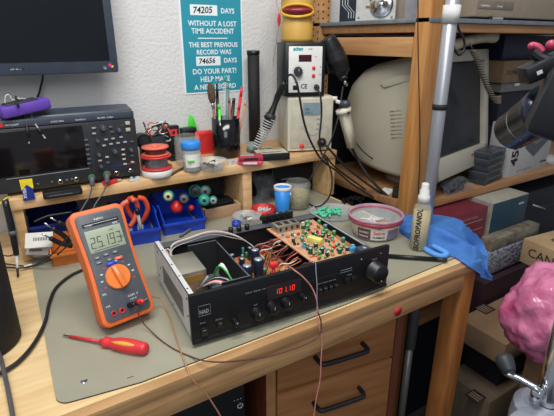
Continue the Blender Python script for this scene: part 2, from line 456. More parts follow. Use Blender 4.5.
# buttons placed on the panel from the photo's positions
KN = [(103, 128, .0075), (119, 130, .0055), (97.5, 141, .0045), (115, 151.5, .0065), (99, 155, .005), (101, 166.5, .0045), (131, 150, .005)]
for px, py, r in KN:
    p = at(px, py, y=syf-.01)
    b = B(mat('knob_grey', '#454a52', .45)); b.cyl((p.x, syf-.006, p.z), (p.x, syf-.016, p.z), r, r*.85, 18); b.m(ltgrey).box(p.x-.0004, p.x+.0004, syf-.0165, syf-.0155, p.z, p.z+r*.8)
    opart(b, 'knob')
BT = [(93.5, 128, ltgrey), (94, 133.5, ltgrey), (110.5, 127, grey), (112, 132, grey), (106, 139.5, ltgrey), (113, 138.5, ltgrey), (121, 137, ltgrey), (104, 145.5, ltgrey), (111, 144, ltgrey), (118, 143, ltgrey), (125, 142, ltgrey), (132, 141.5, grey), (127.5, 123, beige), (128, 129.5, beige), (123, 149.5, beige), (123.5, 154.5, beige), (124, 159, beige), (125, 164, beige), (107, 157, beige), (100, 160.5, beige), (108, 162.5, grey), (132.5, 162, beige), (132, 155.5, grey), (86, 140, grey), (87, 145, grey), (87.5, 149.5, grey), (88, 154.5, grey), (89, 159, grey), (89, 163.5, grey)]
for i, (px, py, mm) in enumerate(BT):
    p = at(px, py, y=syf-.007); w, h = (.0055, .0042) if i in (12, 13) else (.0042, .002)
    opart(B(mm).box(p.x-w, p.x+w, syf-.0095, syf-.005, p.z-h, p.z+h, bev=.0006), 'button')
for px, py in ((60, 181), (76, 178.5), (92, 176), (108, 173), (116, 172.5), (130, 170)):
    p = at(px, py, y=syf-.01)
    b = B(chrome).cyl((p.x, syf-.006, p.z), (p.x, syf-.018, p.z), .0058, n=18); b.m(black).cyl((p.x, syf-.018, p.z), (p.x, syf-.0185, p.z), .004, n=14)
    opart(b, 'socket')
for px, py in ((38, 184), (52, 182), (67, 180), (72, 179)):
    p = at(px, py, y=syf-.007); opart(B(grey).cyl((p.x, syf-.006, p.z), (p.x, syf-.009, p.z), .003, n=12), 'button')
for x in (-.06, .275): opart(B(rubber).box(x, x+.03, syf, syf+.12, .157, .170, bev=.002), 'foot')

# probes plugged into the oscilloscope: boot + lead
for (px, py), path, lab in (((92, 178), [(92, 178), (92, 186), (90, 195), (85, 204), (80, 213), (78, 222)], 'grey probe lead plugged into the oscilloscope, left of the pair'),
                            ((107, 175), [(107, 175), (106, 184), (103, 193), (98, 200), (94, 207), (91, 216)], 'grey probe lead plugged into the oscilloscope, right of the pair')):
    pr = thing('probe_lead', lab, 'cable', at(px, py, y=syf-.02), group=None)
    inv = Matrix.Translation(-Vector(pr.location))
    P0 = at(px, py, y=1.152); P1 = at(px, py+1, y=1.128); P2 = at(px, py+8, y=1.12)
    b = B(grey); b.tube([P0, P1, P2], lambda t: .0085-.0035*t, 10); b.m(green).cyl(P0, P0+Vector((0, .004, 0)), .0088, n=14); b.bm.transform(inv); b.build('connector_boot', pr)
    pts = [P2] + [at(x, y, y=1.118-.006*i) for i, (x, y) in enumerate(path[2:])]
    b = B(grey); b.tube(pts, .0017, 7); b.bm.transform(inv); b.build('lead', pr)

# purple instrument lying on the scope
b = thing('purple_meter', 'small purple handheld tester lying on top of the oscilloscope', 'tester', (.066, 1.185, .3435), R(16)); b.rotation_euler.y = R(-7)
pm = B(purple); pm.box(-.054, .054, -.022, .022, 0, .026, bev=.007); pm.build('holster', b)
B(dkgrey).box(-.040, .03, -.016, .016, .025, .029, bev=.002).build('face', b)
B(rubber).tube([(-.02, -.027, .02), (-.02, -.028, .03), (-.01, 0, .038), (.0, .028, .03), (.0, .028, .0)], .0025, 7).build('strap', b)
B(steel).tube([(-.035, .0, .03), (-.03, .0, .044), (-.022, 0, .046), (-.018, 0, .034), (-.01, -.005, .036), (.01, .0, .03)], .0013, 6).build('hook', b)
for i, (A, lab) in enumerate((([(24, 119), (27, 127), (28, 137), (29, 143)], 'black test clip dangling over the scope screen, the left one'), ([(33, 120), (38, 128), (42, 134), (45, 138)], 'silver test clip dangling over the scope screen, the right one'))):
    pts = [at(x, y, y=1.160) for x, y in A]; pts[0] = at(A[0][0], A[0][1], y=1.175); pts.insert(0, pts[0]+Vector((0, .025, .012)))
    b = B(rubber if i == 0 else ltgrey); b.tube(pts, .0017, 7); b.m(skin_tip).sph(pts[-1], .0026, n=8); b.m(rubber).cyl(pts[2], pts[3], .0033, n=8)
    solo(b, 'test_clip', lab, 'clip')

# yellow and blue tag hanging on scope, black block in front
tg = thing('paper_tag', 'yellow and blue folded tag leaning on the scope by the shelf edge', 'tag', at(27, 200, y=1.136))
inv = Matrix.Translation(-Vector(tg.location))
def tp(x, y): q = at(x, y, y=1.1365-.0005); return (q.x, q.z)
b = B(yellowb); b.prism([tp(19, 180), tp(32, 178.5), tp(33.5, 188), tp(21.5, 190.5)], 1.135, 1.1362); b.bm.transform(inv); b.build('yellow_flap', tg)
b = B(blue_dk); b.prism([tp(22, 190), tp(26.5, 184.5), tp(33, 188.5), tp(35.3, 198.5), tp(23.3, 201)], 1.133, 1.1348)
q = tp(26.5, 198); b.m(ink_white).text('XVSN', .0095, T(q[0]+.001, 1.1328, q[1]) @ FRONT @ RZ(86), sx=1.0, bold=.0002); b.bm.transform(inv); b.build('blue_flap', tg)
q = at(64, 197, z=.157)
blk = B(black); blk.box(-.042, .042, -.014, .014, 0, .016, bev=.003); blk.m(dkgrey).box(-.036, .036, -.0147, -.0135, .005, .011); blk.m(ink_grey).box(-.03, .02, -.0152, -.0145, .0075, .0082)
tag(blk.build('usb_hub', loc=(q.x, q.y+.012, .157), rotz=R(-2)), 'flat black block in front of the scope on the shelf edge', 'box')

# red crocodile clip, metal clips
def stick(name, label, cat, p0, p1, r0, r1, m, m2=None):
    b = B(m); b.cyl(p0, p1, r0, r1, 12)
    if m2: b.m(m2); d = (Vector(p1)-Vector(p0)); b.cyl(p1, Vector(p1)+d.normalized()*.012, r1*.5, r1*.3, 8)
    return solo(b, name, label, cat)
b = thing('crocodile_clip', 'red insulated crocodile clip lying before the scope sockets', 'clip', at(113, 184.5, z=.157)+Vector((0, .006, .0065)), R(22))
B(redbr).box(-.021, .014, -.005, .005, -.0045, .0045, bev=.002).box(-.024, -.008, -.007, .007, -.006, .006, bev=.002).build('sleeve', b)
B(steel).prism([(.012, -.003), (.026, -.001), (.026, .0), (.012, .003)], -.003, .003, 'xz').build('jaw', b)
b = B(steel); q = at(136, 181.5, z=.157); b.box(-.016, .016, -.007, .007, 0, .005, bev=.001).cyl((-.008, 0, .005), (-.008, 0, .011), .004).box(.002, .014, -.005, .005, .005, .009, bev=.001)
tag(b.build('metal_clamp', loc=(q.x, q.y+.01, .157), rotz=R(10)), 'small grey metal clamp at the right foot of the scope', 'clamp')
b = B(black); q = at(143, 141, y=1.25); b.cyl((q.x, 1.24, q.z), (q.x, 1.27, q.z), .021, n=22); b.m(dkgrey).cyl((q.x, 1.236, q.z), (q.x, 1.24, q.z), .014, n=18); b.m(black).box(q.x-.008, q.x+.012, 1.245, 1.268, .157, q.z)
solo(b, 'webcam', 'round black camera-like gadget just right of the scope', 'gadget')

# ------------------------------------------------------------------ things on the riser
RZ0 = .157
def spool(name, lab, loc, base, fl1, wirem, fl2, rad, hs):
    t = thing(name, lab, 'spool', loc)
    z0, z1, z2, z3, z4 = hs
    if base: B(base).lathe([(0, 0), (rad*.93, 0), (rad, .003), (rad, z0-.002), (rad*.9, z0), (0, z0)], n=30).build('base_cup', t)
    B(fl1).lathe([(0, z0), (rad, z0), (rad*1.02, z0+.002), (rad, z1), (0, z1)], n=30).build('lower_flange', t)
    pr = [(0, z1)]; k = 0; z = z1
    while z < z2: pr += [(rad*.72, z), (rad*.75, z+.0016)]; z += .0032
    B(wirem).lathe(pr+[(0, z2)], n=26).build('solder_wire', t)
    B(fl2).lathe([(.008, z2), (rad, z2), (rad*1.02, z2+.002), (rad*1.0, z3), (rad*.55, z3+.001), (.009, z3), (.008, z2)], n=30).build('upper_flange', t)
    return t
q = at(157.5, 179, z=RZ0)
spool('solder_spool', 'big red solder spool in a white cup, the lower of two stacked spools', (q.x+.012, q.y+.035, RZ0), white, red, mat('solder_wire', '#8c8a92', .35, .7), red, .040, (.020, .025, .052, .0565, 0))
spool('solder_spool', 'small salmon red solder spool on top of the larger red spool', (q.x+.012, q.y+.035, RZ0+.058), None, salmon, mat('flux_wire', '#7a3a34', .4, .3), salmon, .035, (.0, .003, .018, .022, 0))

def jar(name, lab, cat, loc, r, h, body, lid=None, lh=.02, inside=None, label=None):
    t = thing(name, lab, cat, loc)
    B(body).lathe([(0, .0005), (r*.92, 0), (r, .004), (r, h-.008), (r*.86, h), (r*.83, h), (r*.96, h-.009), (r*.96, .005), (0, .004)], n=28).build('body', t)
    if inside: B(inside[0]).lathe([(0, .004), (r*.9, .005), (r*.9, inside[1]*.9), (r*.5, inside[1]), (0, inside[1]*1.05)], n=22).build('contents', t)
    if lid:
        pr = [(0, h-.004), (r*1.04, h-.004), (r*1.08, h), (r*1.08, h+lh-.003), (r*1.0, h+lh), (0, h+lh)]
        B(lid).lathe(pr, n=36).build('lid', t)
    if label:
        b = B(label[0]); n = 14
        for i in range(n):
            a0 = R(-150+130*i/n); a1 = R(-150+130*(i+1)/n); rr = r+.0008
            b.prism([(rr*math.cos(a0), rr*math.sin(a0)), (rr*math.cos(a1), rr*math.sin(a1)), ((rr-.0005)*math.cos(a1), (rr-.0005)*math.sin(a1)), ((rr-.0005)*math.cos(a0), (rr-.0005)*math.sin(a0))], label[1], label[2], 'xy')
        if len(label) > 3: label[3](b, r)
        b.build('label', t)
    return t
q = at(194, 173, z=RZ0)
def gl(b, r): b.m(greenbr).box(-r*.75, -r*.1, -r-.0035, -r*.6, .034, .037)
jar('pill_jar', 'clear jar with a bright blue screw lid and white label', 'jar', (q.x+.004, q.y+.022, RZ0), .025, .068, clearw, cyan, .016, (white, .05), (paper, .016, .052, gl))
q = at(200, 170, z=RZ0)
jar('glass_tumbler', 'open clear plastic cup right behind the blue lidded jar', 'cup', (q.x+.0, q.y+.085, RZ0), .038, .085, clear)
q = at(214, 150, y=1.325)
b = B(redbr); b.box(-.048, .048, -.009, .009, 0, .074, bev=.003); b.m(red).box(-.036, .036, -.0102, -.009, .008, .066)
tag(b.build('red_case', loc=(q.x-.014, 1.325, RZ0), rotz=R(-6)), 'flat bright red plastic case standing against the wall beside the pen cup', 'case')
# green clamp behind the red case
gq = at(193, 137, y=1.36)
b = B(greenbr); b.prism([(-.018, 0), (.018, 0), (.014, .025), (.006, .05), (.0, .062), (-.006, .055), (-.010, .03)], -.008, .008, 'xz', bev=.002); b.m(green).box(-.02, .02, -.007, .007, -.06, .002, bev=.002)
tag(b.build('spring_clamp', loc=(gq.x, 1.365, .217)), 'bright green plastic clamp poking up behind the red case', 'clamp')
# black box with red mark, darker box
q = at(176, 146, y=1.33)
b = B(black); b.box(-.019, .019, -.012, .012, 0, .098, bev=.002); b.m(redbr).box(-.011, .011, -.0128, -.0118, .068, .088); b.m(ink).box(-.004, .004, -.0133, -.0128, .073, .083)
tag(b.build('battery_box', loc=(q.x-.005, 1.34, RZ0)), 'upright black box with a square red sticker by the wall', 'box')
q = at(186, 146, y=1.33)
b = B(dkgrey); b.box(-.024, .024, -.013, .013, 0, .088, bev=.003); b.m(black).box(-.018, .018, -.0135, -.012, .01, .08)
tag(b.build('relay_module', loc=(q.x+.012, 1.335, RZ0), rotz=R(8)), 'dark grey box without markings between the red-stickered box and green clamp', 'box')
# tangle of small wires and a black plug behind the spools
t = thing('wire_tangle', 'tangle of silver and black test wires piled behind the solder spools', 'wires', (.40, 1.33, RZ0))
B(dkgrey).box(-.03, .03, -.02, .02, 0, .075, bev=.004).build('box', t)
for k in range(12):
    pts = [(random.uniform(-.035, .05), random.uniform(-.02, .02), random.uniform(.055, .115)) for _ in range(6)]
    B([ltgrey, black, white, dkgrey, chrome, salmon][k % 6]).tube(pts, .0015+.0012*(k % 2), 6).build('wire', t)
q = at(208, 150, y=1.3)
# tweezers lying on the edge
a0, a1 = at(171, 174.5, z=RZ0+.004), at(184, 167.5, z=RZ0+.004)
b = B(mat('bronze_rod', '#6a5844', .4, .5)); b.tube([a0, (a0+a1)/2+Vector((0, 0, .001)), a1], .0035, 8)
solo(b, 'brass_rod', 'short dull brown rod lying between spools and blue lidded jar', 'rod')
b = B(black); q = at(168, 165, z=RZ0); b.box(-.026, .026, -.02, .02, 0, .018, bev=.004); b.tube([(.01, -.01, .018), (.03, .0, .03), (.045, .02, .02), (.04, .03, .006)], .003, 7)
tag(b.build('black_charger', loc=(q.x+.045, q.y+.055, RZ0), rotz=R(12)), 'black charger with cord lying between spools and jar', 'charger')
# clear dish with bits
q = at(218, 172, z=RZ0)
t = thing('plastic_dish', 'shallow clear plastic dish of small parts on the riser shelf', 'dish', (q.x-.002, q.y+.034, RZ0))
B(clearw).lathe([(0, .001), (.032, 0), (.041, .026), (.043, .028), (.040, .027), (.031, .003), (0, .003)], n=28).build('bowl', t)
for k in range(12):
    a = random.uniform(0, 6.28); r = random.uniform(0, .022)
    B([white, ink, maroon, paper, black][k % 5]).box(-.006, .006, -.004, .004, 0, .006, bev=.001, M=T(r*math.cos(a), r*math.sin(a), .006+.010*random.random()) @ RZ(random.uniform(0, 180)) @ RY(20)).build('small_part', t)
# pen cup
q = at(227, 153, z=RZ0)
pc_ = thing('pen_cup', 'glossy black cylindrical cup holding pens and brushes', 'cup', (.605, 1.262, RZ0))
CU = Vector(pc_.location)
B(mat('cup_black', '#0d0f12', .12)).lathe([(0, 0), (.040, 0), (.043, .003), (.043, .120), (.0405, .120), (.0405, .004), (0, .004)], n=36).build('body', pc_)
def pen(px, py, ang_base, r, m, lab, name='pen', cat='pen', tipm=None, tip=.015, yy=None, kind=None, m2=None):
    top = at(px, py, y=CU.y+.03*math.sin(ang_base))
    base = CU+Vector((.026*math.cos(ang_base), .026*math.sin(ang_base), .008))
    # keep within the cup mouth
    d = (top-base)
    b = B(m)
    if kind == 'brush':
        k = base+d*.66; b.cyl(base, k, r, r*1.1, 10); b.m(chrome).cyl(k, base+d*.74, r*1.3, r*1.4, 12)
        b.m(mat('bristle', '#5a4636', .9, bump=.5, scale=200)).tube([base+d*.74, base+d*.82, base+d*.92, top], lambda t: r*(1.5+1.6*math.sin(PI*min(1, t*.9+.1))*.9), 12)
    else:
        k = base+d*(1-tip/d.length); b.cyl(base, k, r, r, 12)
        b.m(tipm or m).cyl(k, top, r*.95, r*(.5 if tipm else .85), 12)
        if m2: b.m(m2).cyl(base+d*.62, base+d*.72, r*1.12, n=12)
    return solo(b, name, lab, cat, 'pens and tools in the black cup')
pen(210, 83, PI, .004, mat('brush_handle', '#7c5e40', .5), 'brown bristled paint brush on the left in the black cup', 'paint_brush', 'brush', kind='brush')
pen(217, 84, 2.6, .0048, black, 'black marker standing next to the brush in the cup', tip=.04, m2=grey)
pen(219, 104, 3.6, .004, greenbr, 'short green pen showing low beside the brush')
pen(225, 75, 1.6, .0062, clearw, 'clear tube with teal end standing tallest in the cup', 'syringe', 'tube', tipm=teal, tip=.02)
pen(228, 84, 1.2, .005, mat('teal_grey', '#5a8a86', .4), 'grey-green pen just right of the tallest clear tube')
pen(229, 98, 4.9, .0042, mat('pen_copper', '#8a5648', .5), 'copper brown pen in the middle front of the cup')
pen(234, 98, .9, .0055, dkgrey, 'thick dark grey pen in the middle of the cup')
pen(242, 87, .3, .0048, redbr, 'bright red pen leaning right in the cup', tip=.03)
pen(239, 105, 5.6, .0044, red, 'second red pen, lower and darker than the leaning one')
pen(246, 101, 6.1, .0038, mat('pencil_wood', '#c08a6a', .5), 'tan wooden pencil leaning farthest right in the cup', 'pencil', 'pencil')
pen(219, 118, 4.3, .003, steel, 'thin steel tweezers in the front of the cup', 'tweezers', 'tweezers')
pen(233, 108, 2.0, .004, ink_white, 'white pen at the back of the cup')
# metal bits beside cup
q = at(234, 164, z=RZ0)
b = B(steel); b.cyl((-.012, 0, 0), (-.012, 0, .012), .008, n=14).cyl((.004, .006, 0), (.004, .006, .01), .006, n=6).box(.008, .022, -.006, .006, 0, .009, bev=.001)
tag(b.build('metal_fittings', loc=(q.x, q.y+.005, RZ0), rotz=.3), 'little pile of grey metal fittings before the pen cup', 'fittings')
# red packs
q = at(251, 166, z=RZ0)
for k, (dz, a, mm, lab) in enumerate(((0, 32, pink, 'red blister pack lying lowest beside the pen cup'), (.013, 24, mat('pack_red', '#a8283c', .35), 'dark red pack stacked on the red blister pack'))):
    b = B(mm); b.box(-.036, .036, -.024, .024, 0, .012, bev=.003, M=RZ(-a)); b.m(ink_white if k == 0 else ink).box(-.02, .02, -.0247, -.0235, .003, .009, M=RZ(-a))
    b.m(ltgrey).box(-.03, .01, -.012, .012, .012, .0125, M=RZ(-a))
    tag(b.build('red_pack', loc=(q.x+.014, q.y+.028, RZ0+dz)), lab, 'pack')
q = at(277, 161, z=RZ0)
b = B(black); b.box(-.055, .055, -.034, .034, 0, .022, bev=.004, M=RZ(-18)); b.m(mat('pack_label', '#b8b29c', .5, var=.2)).box(-.046, .050, -.030, .026, .0222, .0226, M=RZ(-18)); b.m(ink).box(-.03, .03, -.018, -.012, .0226, .023, M=RZ(-18))
tag(b.build('black_pack', loc=(q.x+.0, q.y+.040, RZ0)), 'black packet with a crumpled pale label in front of the rework station', 'pack')
# tall black tube against the wall
t = thing('black_tube', 'tall matte black tube standing upright against the wall', 'tube', (.757, 1.352, RZ0))
B(blackm).lathe([(0, 0), (.0195, 0), (.0195, .306), (0, .306)], n=26).build('tube_body', t)
B(black).lathe([(.0196, .298), (.0212, .299), (.0212, .311), (0, .312)], n=26).build('cap', t)
# adjustable tin at tube base
b = B(clearw); q = at(252, 152, z=RZ0); b.lathe([(0, 0), (.017, 0), (.017, .026), (.013, .030), (.013, .034), (0, .034)], n=20); b.m(mat('flux_green', '#5a7a6a', .5)).lathe([(0, .001), (.0175, .004), (.0175, .018), (0, .018)], n=20)
tag(b.build('flux_pot', loc=(q.x, q.y, RZ0)), 'tiny glass pot with grey-green contents at the foot of the black tube', 'pot')
b = B(clear); q0 = at(251, 107, y=1.385); b.prism([(0, 0), (.02, .006), (.028, -.02), (.024, -.022), (.016, -.002), (0, -.006)], -.003, .004); b.bm.transform(Matrix.Translation(q0))
solo(b, 'wall_hook', 'small clear hook on the wall right of the black tube', 'hook')
# soldering iron stand with spring holder
sy = 1.16
t = thing('soldering_iron_stand', 'coiled spring holder for the soldering iron beside the rework station', 'stand', (.735, 1.23, RZ0))
inv = Matrix.Translation(-Vector(t.location))
s0, s1 = at(256, 147, y=1.22), at(271, 117, y=1.20)
ax = (s1-s0); 
n_ = ax.normalized().orthogonal().normalized(); b_ = ax.normalized().cross(n_)
pts = [s0+ax*(i/120)+(n_*math.cos(i*.7)+b_*math.sin(i*.7))*(.012+.008*i/120) for i in range(121)]
b = B(steel); b.tube(pts, .0014, 6, smooth=False); b.bm.transform(inv); b.build('spring', t)
b = B(dkgrey); b.lathe([(0, 0), (.03, 0), (.03, .008), (.008, .012), (0, .012)], n=24); b.build('base', t)
b = B(steel); b.tube([(0, 0, .01), tuple(s0-Vector(t.location))], .003, 8); b.build('post', t)
t = thing('soldering_iron', 'black soldering iron resting in the coiled spring holder', 'soldering iron', tuple(s0))
inv = Matrix.Translation(-Vector(t.location))
i0, i1, i2, i3 = at(266, 128, y=1.205), at(270, 117, y=1.20), at(278, 96, y=1.19), at(285, 82, y=1.17)
b = B(black); b.tube([i0, i1, (i1+i2)/2, i2, i3], lambda t: .0145-.007*t+.002*math.sin(t*9), 12); b.m(dkgrey).cyl(i1-(i2-i1)*.1, i1+(i2-i1)*.15, .019, .016, 16); b.bm.transform(inv); b.build('handle', t)
b = B(steel); b.cyl(s0+ax*.25, i0, .003, .006, 10); b.bm.transform(inv); b.build('barrel', t)

# beige rework station (front tilted slightly)
rw = thing('rework_station', 'beige rework station with a grey screen and red knob', 'station', (.786, 1.192, RZ0), R(-21))
b = B(beige2); b.prism([(.0, .006), (-.004, .17), (.006, .178), (.145, .178), (.148, .006)], .0, .150, 'yz', bev=.006)
b.m(mat('station_face', '#bdb7a5', .5)).box(.010, .140, -.0035, .002, .016, .165, bev=.002)  # slightly darker beige front plate
b.build('housing', rw)
def sp(px, py): return (px-291)/45.5*.150, (155-py)/56*.178
x0, z0 = sp(306, 117); x1, z1 = sp(325, 105)
b = B(lcd_grey); b.box(x0, x1, -.0055, -.003, z0, z1); b.m(lcd_seg).text('350', .011, TF(x0+.006, -.0058, z0+.014)); b.text('350 C', .011, TF(x0+.006, -.0058, z0+.003)); b.build('screen', rw)
for px, py in ((322, 121), (322, 126), (321, 131)): x, z = sp(px, py); B(ltgrey).box(x-.006, x+.004, -.0055, -.003, z-.0022, z+.0022, bev=.0006).build('button', rw)
x, z = sp(305.5, 148); B(redbr).cyl((x, -.003, z), (x, -.011, z), .0075, .0065, n=20).build('power_button', rw)
x, z = sp(325.5, 145); b = B(black); b.lathe([(0, 0), (.014, 0), (.015, .006), (.010, .012), (.006, .02), (0, .02)], n=22, M=T(x, -.003, z) @ RX(90)); b.build('cable_socket', rw)
x, z = sp(339, 101); 
b = B(white); b.cyl((.146, .03, z-.006), (.168, .02, z-.006), .008, n=14); b.build('side_hook', rw)
b = B(ltgrey); cc = sp(316, 118); pts = [(cc[0]+.036*math.cos(a), -.0042, cc[1]-.012+.05*math.sin(a)) for a in [R(200+i*15) for i in range(11)]]; b.tube(pts, .001, 5); b.build('swoosh_trim', rw)
for x in (.02, .13):
    for y in (.02, .12): B(rubber).cyl((x, y, 0), (x, y, .0065), .008, n=14).build('foot', rw)
# black soldering station on top
ss = thing('soldering_station', 'black framed white soldering station stacked on the beige rework station', 'station', (.779, 1.199, RZ0+.1785), R(-21)); ss.scale = (.92, 1, 1)
b = B(black); b.prism([(0, 0), (.138, 0), (.138, .158), (0, .158)], .0, .125, 'xz', bev=.006)
b.box(0, .138, -.008, .002, 0, .158, bev=.005); b.build('housing', ss)
b = B(white); b.box(.012, .126, -.0095, -.006, .012, .147, bev=.002)
def s2(px, py): return .012+(px-292)/29*.114, .012+(92.5-py)/44.5*.135
b.m(mat('logo_teal', '#2a98a4', .5)); x, z = s2(295.5, 52); b.text('atten', .016, TF(x, -.0099, z), shear=.2, bold=.0006); b.m(ink_grey).text('858D', .006, TF(x+.052, -.0099, z+.002)); b.m(blue).box(.118, .121, -.0099, -.009, .085, .089).box(.118, .121, -.0099, -.009, .063, .067)
x, z = s2(302.5, 88.5); b.m(ink).text('CE', .019, TF(x, -.0099, z), bold=.0003)
x, z = s2(300, 72)
for i in range(11):
    a = R(-40+26*i); b.box(x+.019*math.cos(a)-.0006, x+.019*math.cos(a)+.0006, -.0099, -.009, z+.019*math.sin(a)-.0012, z+.019*math.sin(a)+.0012)
b.m(ink_grey).box(x-.014, x+.008, -.0099, -.009, z-.033, z-.0315).box(x+.055, x+.065, -.0099, -.009, z+.042, z+.0435)
b.build('front_panel', ss)
x0, z0 = s2(300.5, 62.5); x1, z1 = s2(311.5, 56)
b = B(disp_red); b.box(x0, x1, -.0102, -.009, z0, z1); b.m(mat('led_dim', '#6e2428', .4)); segs(b, '000', T(x0+.007, -.0103, z0+.005) @ FRONT, .011, .0065, .0035, .0013); b.build('display', ss)
b = B(dkgrey); b.cyl((x+.0, -.009, z), (x, -.022, z), .0155, .013, n=24); b.m(ink_white).box(x-.0006, x+.0006, -.0226, -.0218, z+.002, z+.010); b.build('knob', ss)
for px, py in ((313.5, 68.5), (313.5, 76)): xx, zz = s2(px, py); B(redbr).cyl((xx, -.009, zz), (xx, -.013, zz), .0055, n=18).build('button', ss)
xx, zz = s2(298, 87.5); B(black).box(xx-.009, xx+.009, -.011, -.009, zz-.007, zz+.007, bev=.001).build('rocker_switch', ss)
xx, zz = s2(316.5, 87.5); B(black).lathe([(0, 0), (.0095, 0), (.0085, .008), (.005, .02), (0, .02)], n=18, M=T(xx, -.009, zz) @ RX(90)).build('cable_socket', ss)
# yellow rubber figure standing on the station
t = thing('rubber_figure', 'yellow rubber figure with a gaping dark red mouth on the black station', 'figure', (.852, 1.241, RZ0+.337))
b = B(yellow)
def yl(z): return [(0, 0), (.048, 0), (.050, .01), (.0495, .045), (.046, .058), (.0455, .07), (.047, .085), (.050, .095), (.050, .12), (.047, .135), (.052, .16), (.045, .2), (.02, .22), (0, .222)]
b.lathe(yl(0), n=40); b.build('body', t)
# mouth: lip ring and dark inside, on the camera-left front of the body
md = Vector((-.57, -.82, 0)).normalized(); mc = md*.036+Vector((0, 0, .088)); side = Vector((0, 0, 1)).cross(md)
b = B(mat('mouth_red', '#7c1a26', .35)); b.sph((0, 0, 0), 1, .046, .026, .0135, n=26, M=T(*mc) @ Matrix.Rotation(math.atan2(md.y, md.x)+PI/2, 4, 'Z')); b.build('mouth', t)
b = B(mat('lip_yellow', '#d8a838', .45)); pts = [mc+md*.018+side*.048*math.cos(a)-md*(.020*math.cos(a)**2)+Vector((0, 0, .0175*math.sin(a))) for a in [2*PI*i/24 for i in range(25)]]; b.tube(pts, .0045, 8, smooth=False); b.build('lip', t)
b = B(mat('beak_orange', '#d89030', .5)); b.sph((-.045, -.03, .158), .028, 1.2, .8, .5); b.build('beak', t)
# red connector dangling at the wall
q = at(279, 20, y=1.30)
b = B(redbr); b.lathe([(0, 0), (.002, .004), (.0055, .018), (.005, .034), (.002, .042), (0, .043)], q-Vector((0, 0, .022)), 12); b.m(wire_pink).tube([q+Vector((0, 0, .018)), at(278, 8, y=1.32), at(275, -4, y=1.36), at(272, -20, y=1.395)], .0012, 6)
b.m(ltgrey).tube([q-Vector((0, 0, .02)), at(277, 38, y=1.32), at(273, 62, y=1.39)], .0008, 5)
solo(b, 'hanging_probe', 'red probe tip hanging on a thin lead by the wall', 'probe')

# ------------------------------------------------------------------ bins under the riser
def bin_(lab, loc, w, d, h, m, rotz=0, group=None, name='storage_bin', hf=None):
    """open bin with a lower scooped front; local x width, y depth from the front"""
    t = thing(name, lab, 'bin', loc, rotz, group); hf = hf or h*.62; th = .0025; s = .008
    B(m).box(-w/2+s, w/2-s, s, d-s, 0, th).build('bottom', t)
    b = B(m)
    side = [(s, 0), (d-s, 0), (d, h), (d*.35, h), (.0, hf)]
    b.prism(side, -w/2, -w/2+th, 'yz'); b.prism(side, w/2-th, w/2, 'yz'); b.prism([(d-s, 0), (d, h), (d-th, h), (d-s-th, 0)], -w/2, w/2, 'yz')
    b.build('wall', t)
    b = B(m); b.prism([(s, 0), (0, hf), (th, hf), (s+th, 0)], -w/2, w/2, 'yz'); b.box(-w/2-.002, w/2+.002, -.004, .004, hf-.008, hf, bev=.001); b.build('front_lip', t)
    B(m).box(-w/2-.003, -w/2+th, d*.3, d, h-.005, h, bev=.001).build('rim', t)
    B(m).box(w/2-th, w/2+.003, d*.3, d, h-.005, h, bev=.001).build('rim', t)
    return t
bin_('blue bin of red plier handles, the middle blue bin under the riser', (.262, 1.085, 0), .110, .18, .070, blue, R(-8))
bin_('blue bin holding green thread reels and a red ball', (.392, 1.098, 0), .114, .18, .070, blue, R(-6), hf=.038)
bin_('dark blue bin behind the white price tags, leftmost under the riser', (.082, 1.165, 0), .115, .15, .095, blue_dk, R(-4), hf=.075)
bin_('orange open bin half hidden behind the multimeter', (.116, 1.062, 0), .125, .085, .055, orange_dk, R(-6), hf=.036)
# pliers in the middle bin
for k, (x, y, a, m, lab) in enumerate(((.250, 1.13, 20, salmon, 'pliers with orange red handles sticking up at the bin left side'), (.283, 1.145, -25, mat('plier_orange', '#d8502c', .4), 'pliers with looped orange handles at the right in the blue bin'))):
    t = thing('pliers', lab, 'pliers', (x, y, .012), R(a))
    B(steel).box(-.008, .008, -.004, .004, 0, .03, bev=.002).build('jaw', t)
    for s in (-1, 1):
        B(m).tube([(s*.003, 0, .028), (s*.016, -.004, .045), (s*.026, -.008, .072), (s*.02, -.014, .098), (s*.006, -.02, .106)], .0065, 10).build('handle', t)
solo(B(yellow).tube([(.231, 1.088, .02), (.225, 1.078, .05), (.232, 1.072, .062)], .008, 10), 'yellow_tool', 'yellow tool handle at left edge of the middle blue bin', 'tool')
b = B(ltgrey); b.cyl((.275, 1.10, .01), (.268, 1.095, .085), .004, n=10); b.m(black).cyl((.268, 1.095, .085), (.266, 1.094, .10), .006, n=12)
solo(b, 'nut_driver', 'slim grey driver standing between the orange plier handles', 'tool')
# reels and ball
def reel(px, py, y, r, m, lab, m2=teal):
    c = at(px, py, y=y); t = thing('thread_reel', lab, 'reel', tuple(c))
    ax = Vector((-.35, -.9, .25)).normalized()
    B(m).cyl(ax*.016, ax*.019, r*.78, r*.7, 20).build('end_cap', t)
    b = B(m2); b.tube([ax*(-.020+.036*i/10) for i in range(11)], lambda q: r*(.72+.30*math.sin(PI*(.1+.8*q))+.03*math.sin(q*30)), 20, smooth=False); b.build('thread', t)
    B(ink).cyl(ax*.019, ax*.0196, r*.3, n=12).build('hub', t)
reel(168.5, 196, 1.13, .015, mat('cream_cap', '#b8b48c', .5), 'reel with white rim and green thread at the left of the right bin')
reel(195, 191, 1.17, .019, dkgrey, 'green reel at the top back of the right blue bin')
reel(205, 191, 1.155, .017, grey, 'dark green reel with grey end at top right of the blue bin', mat('green_dark', '#1c6a58', .45))
reel(184, 198.5, 1.12, .015, grey, 'dark grey reel in the middle of the right blue bin', dkgrey)
reel(204, 200, 1.11, .016, teal, 'teal reel above the right front corner of the blue bin', teal)
reel(213, 200, 1.13, .012, ltgrey, 'small pale ended reel overhanging the bin right side', teal)
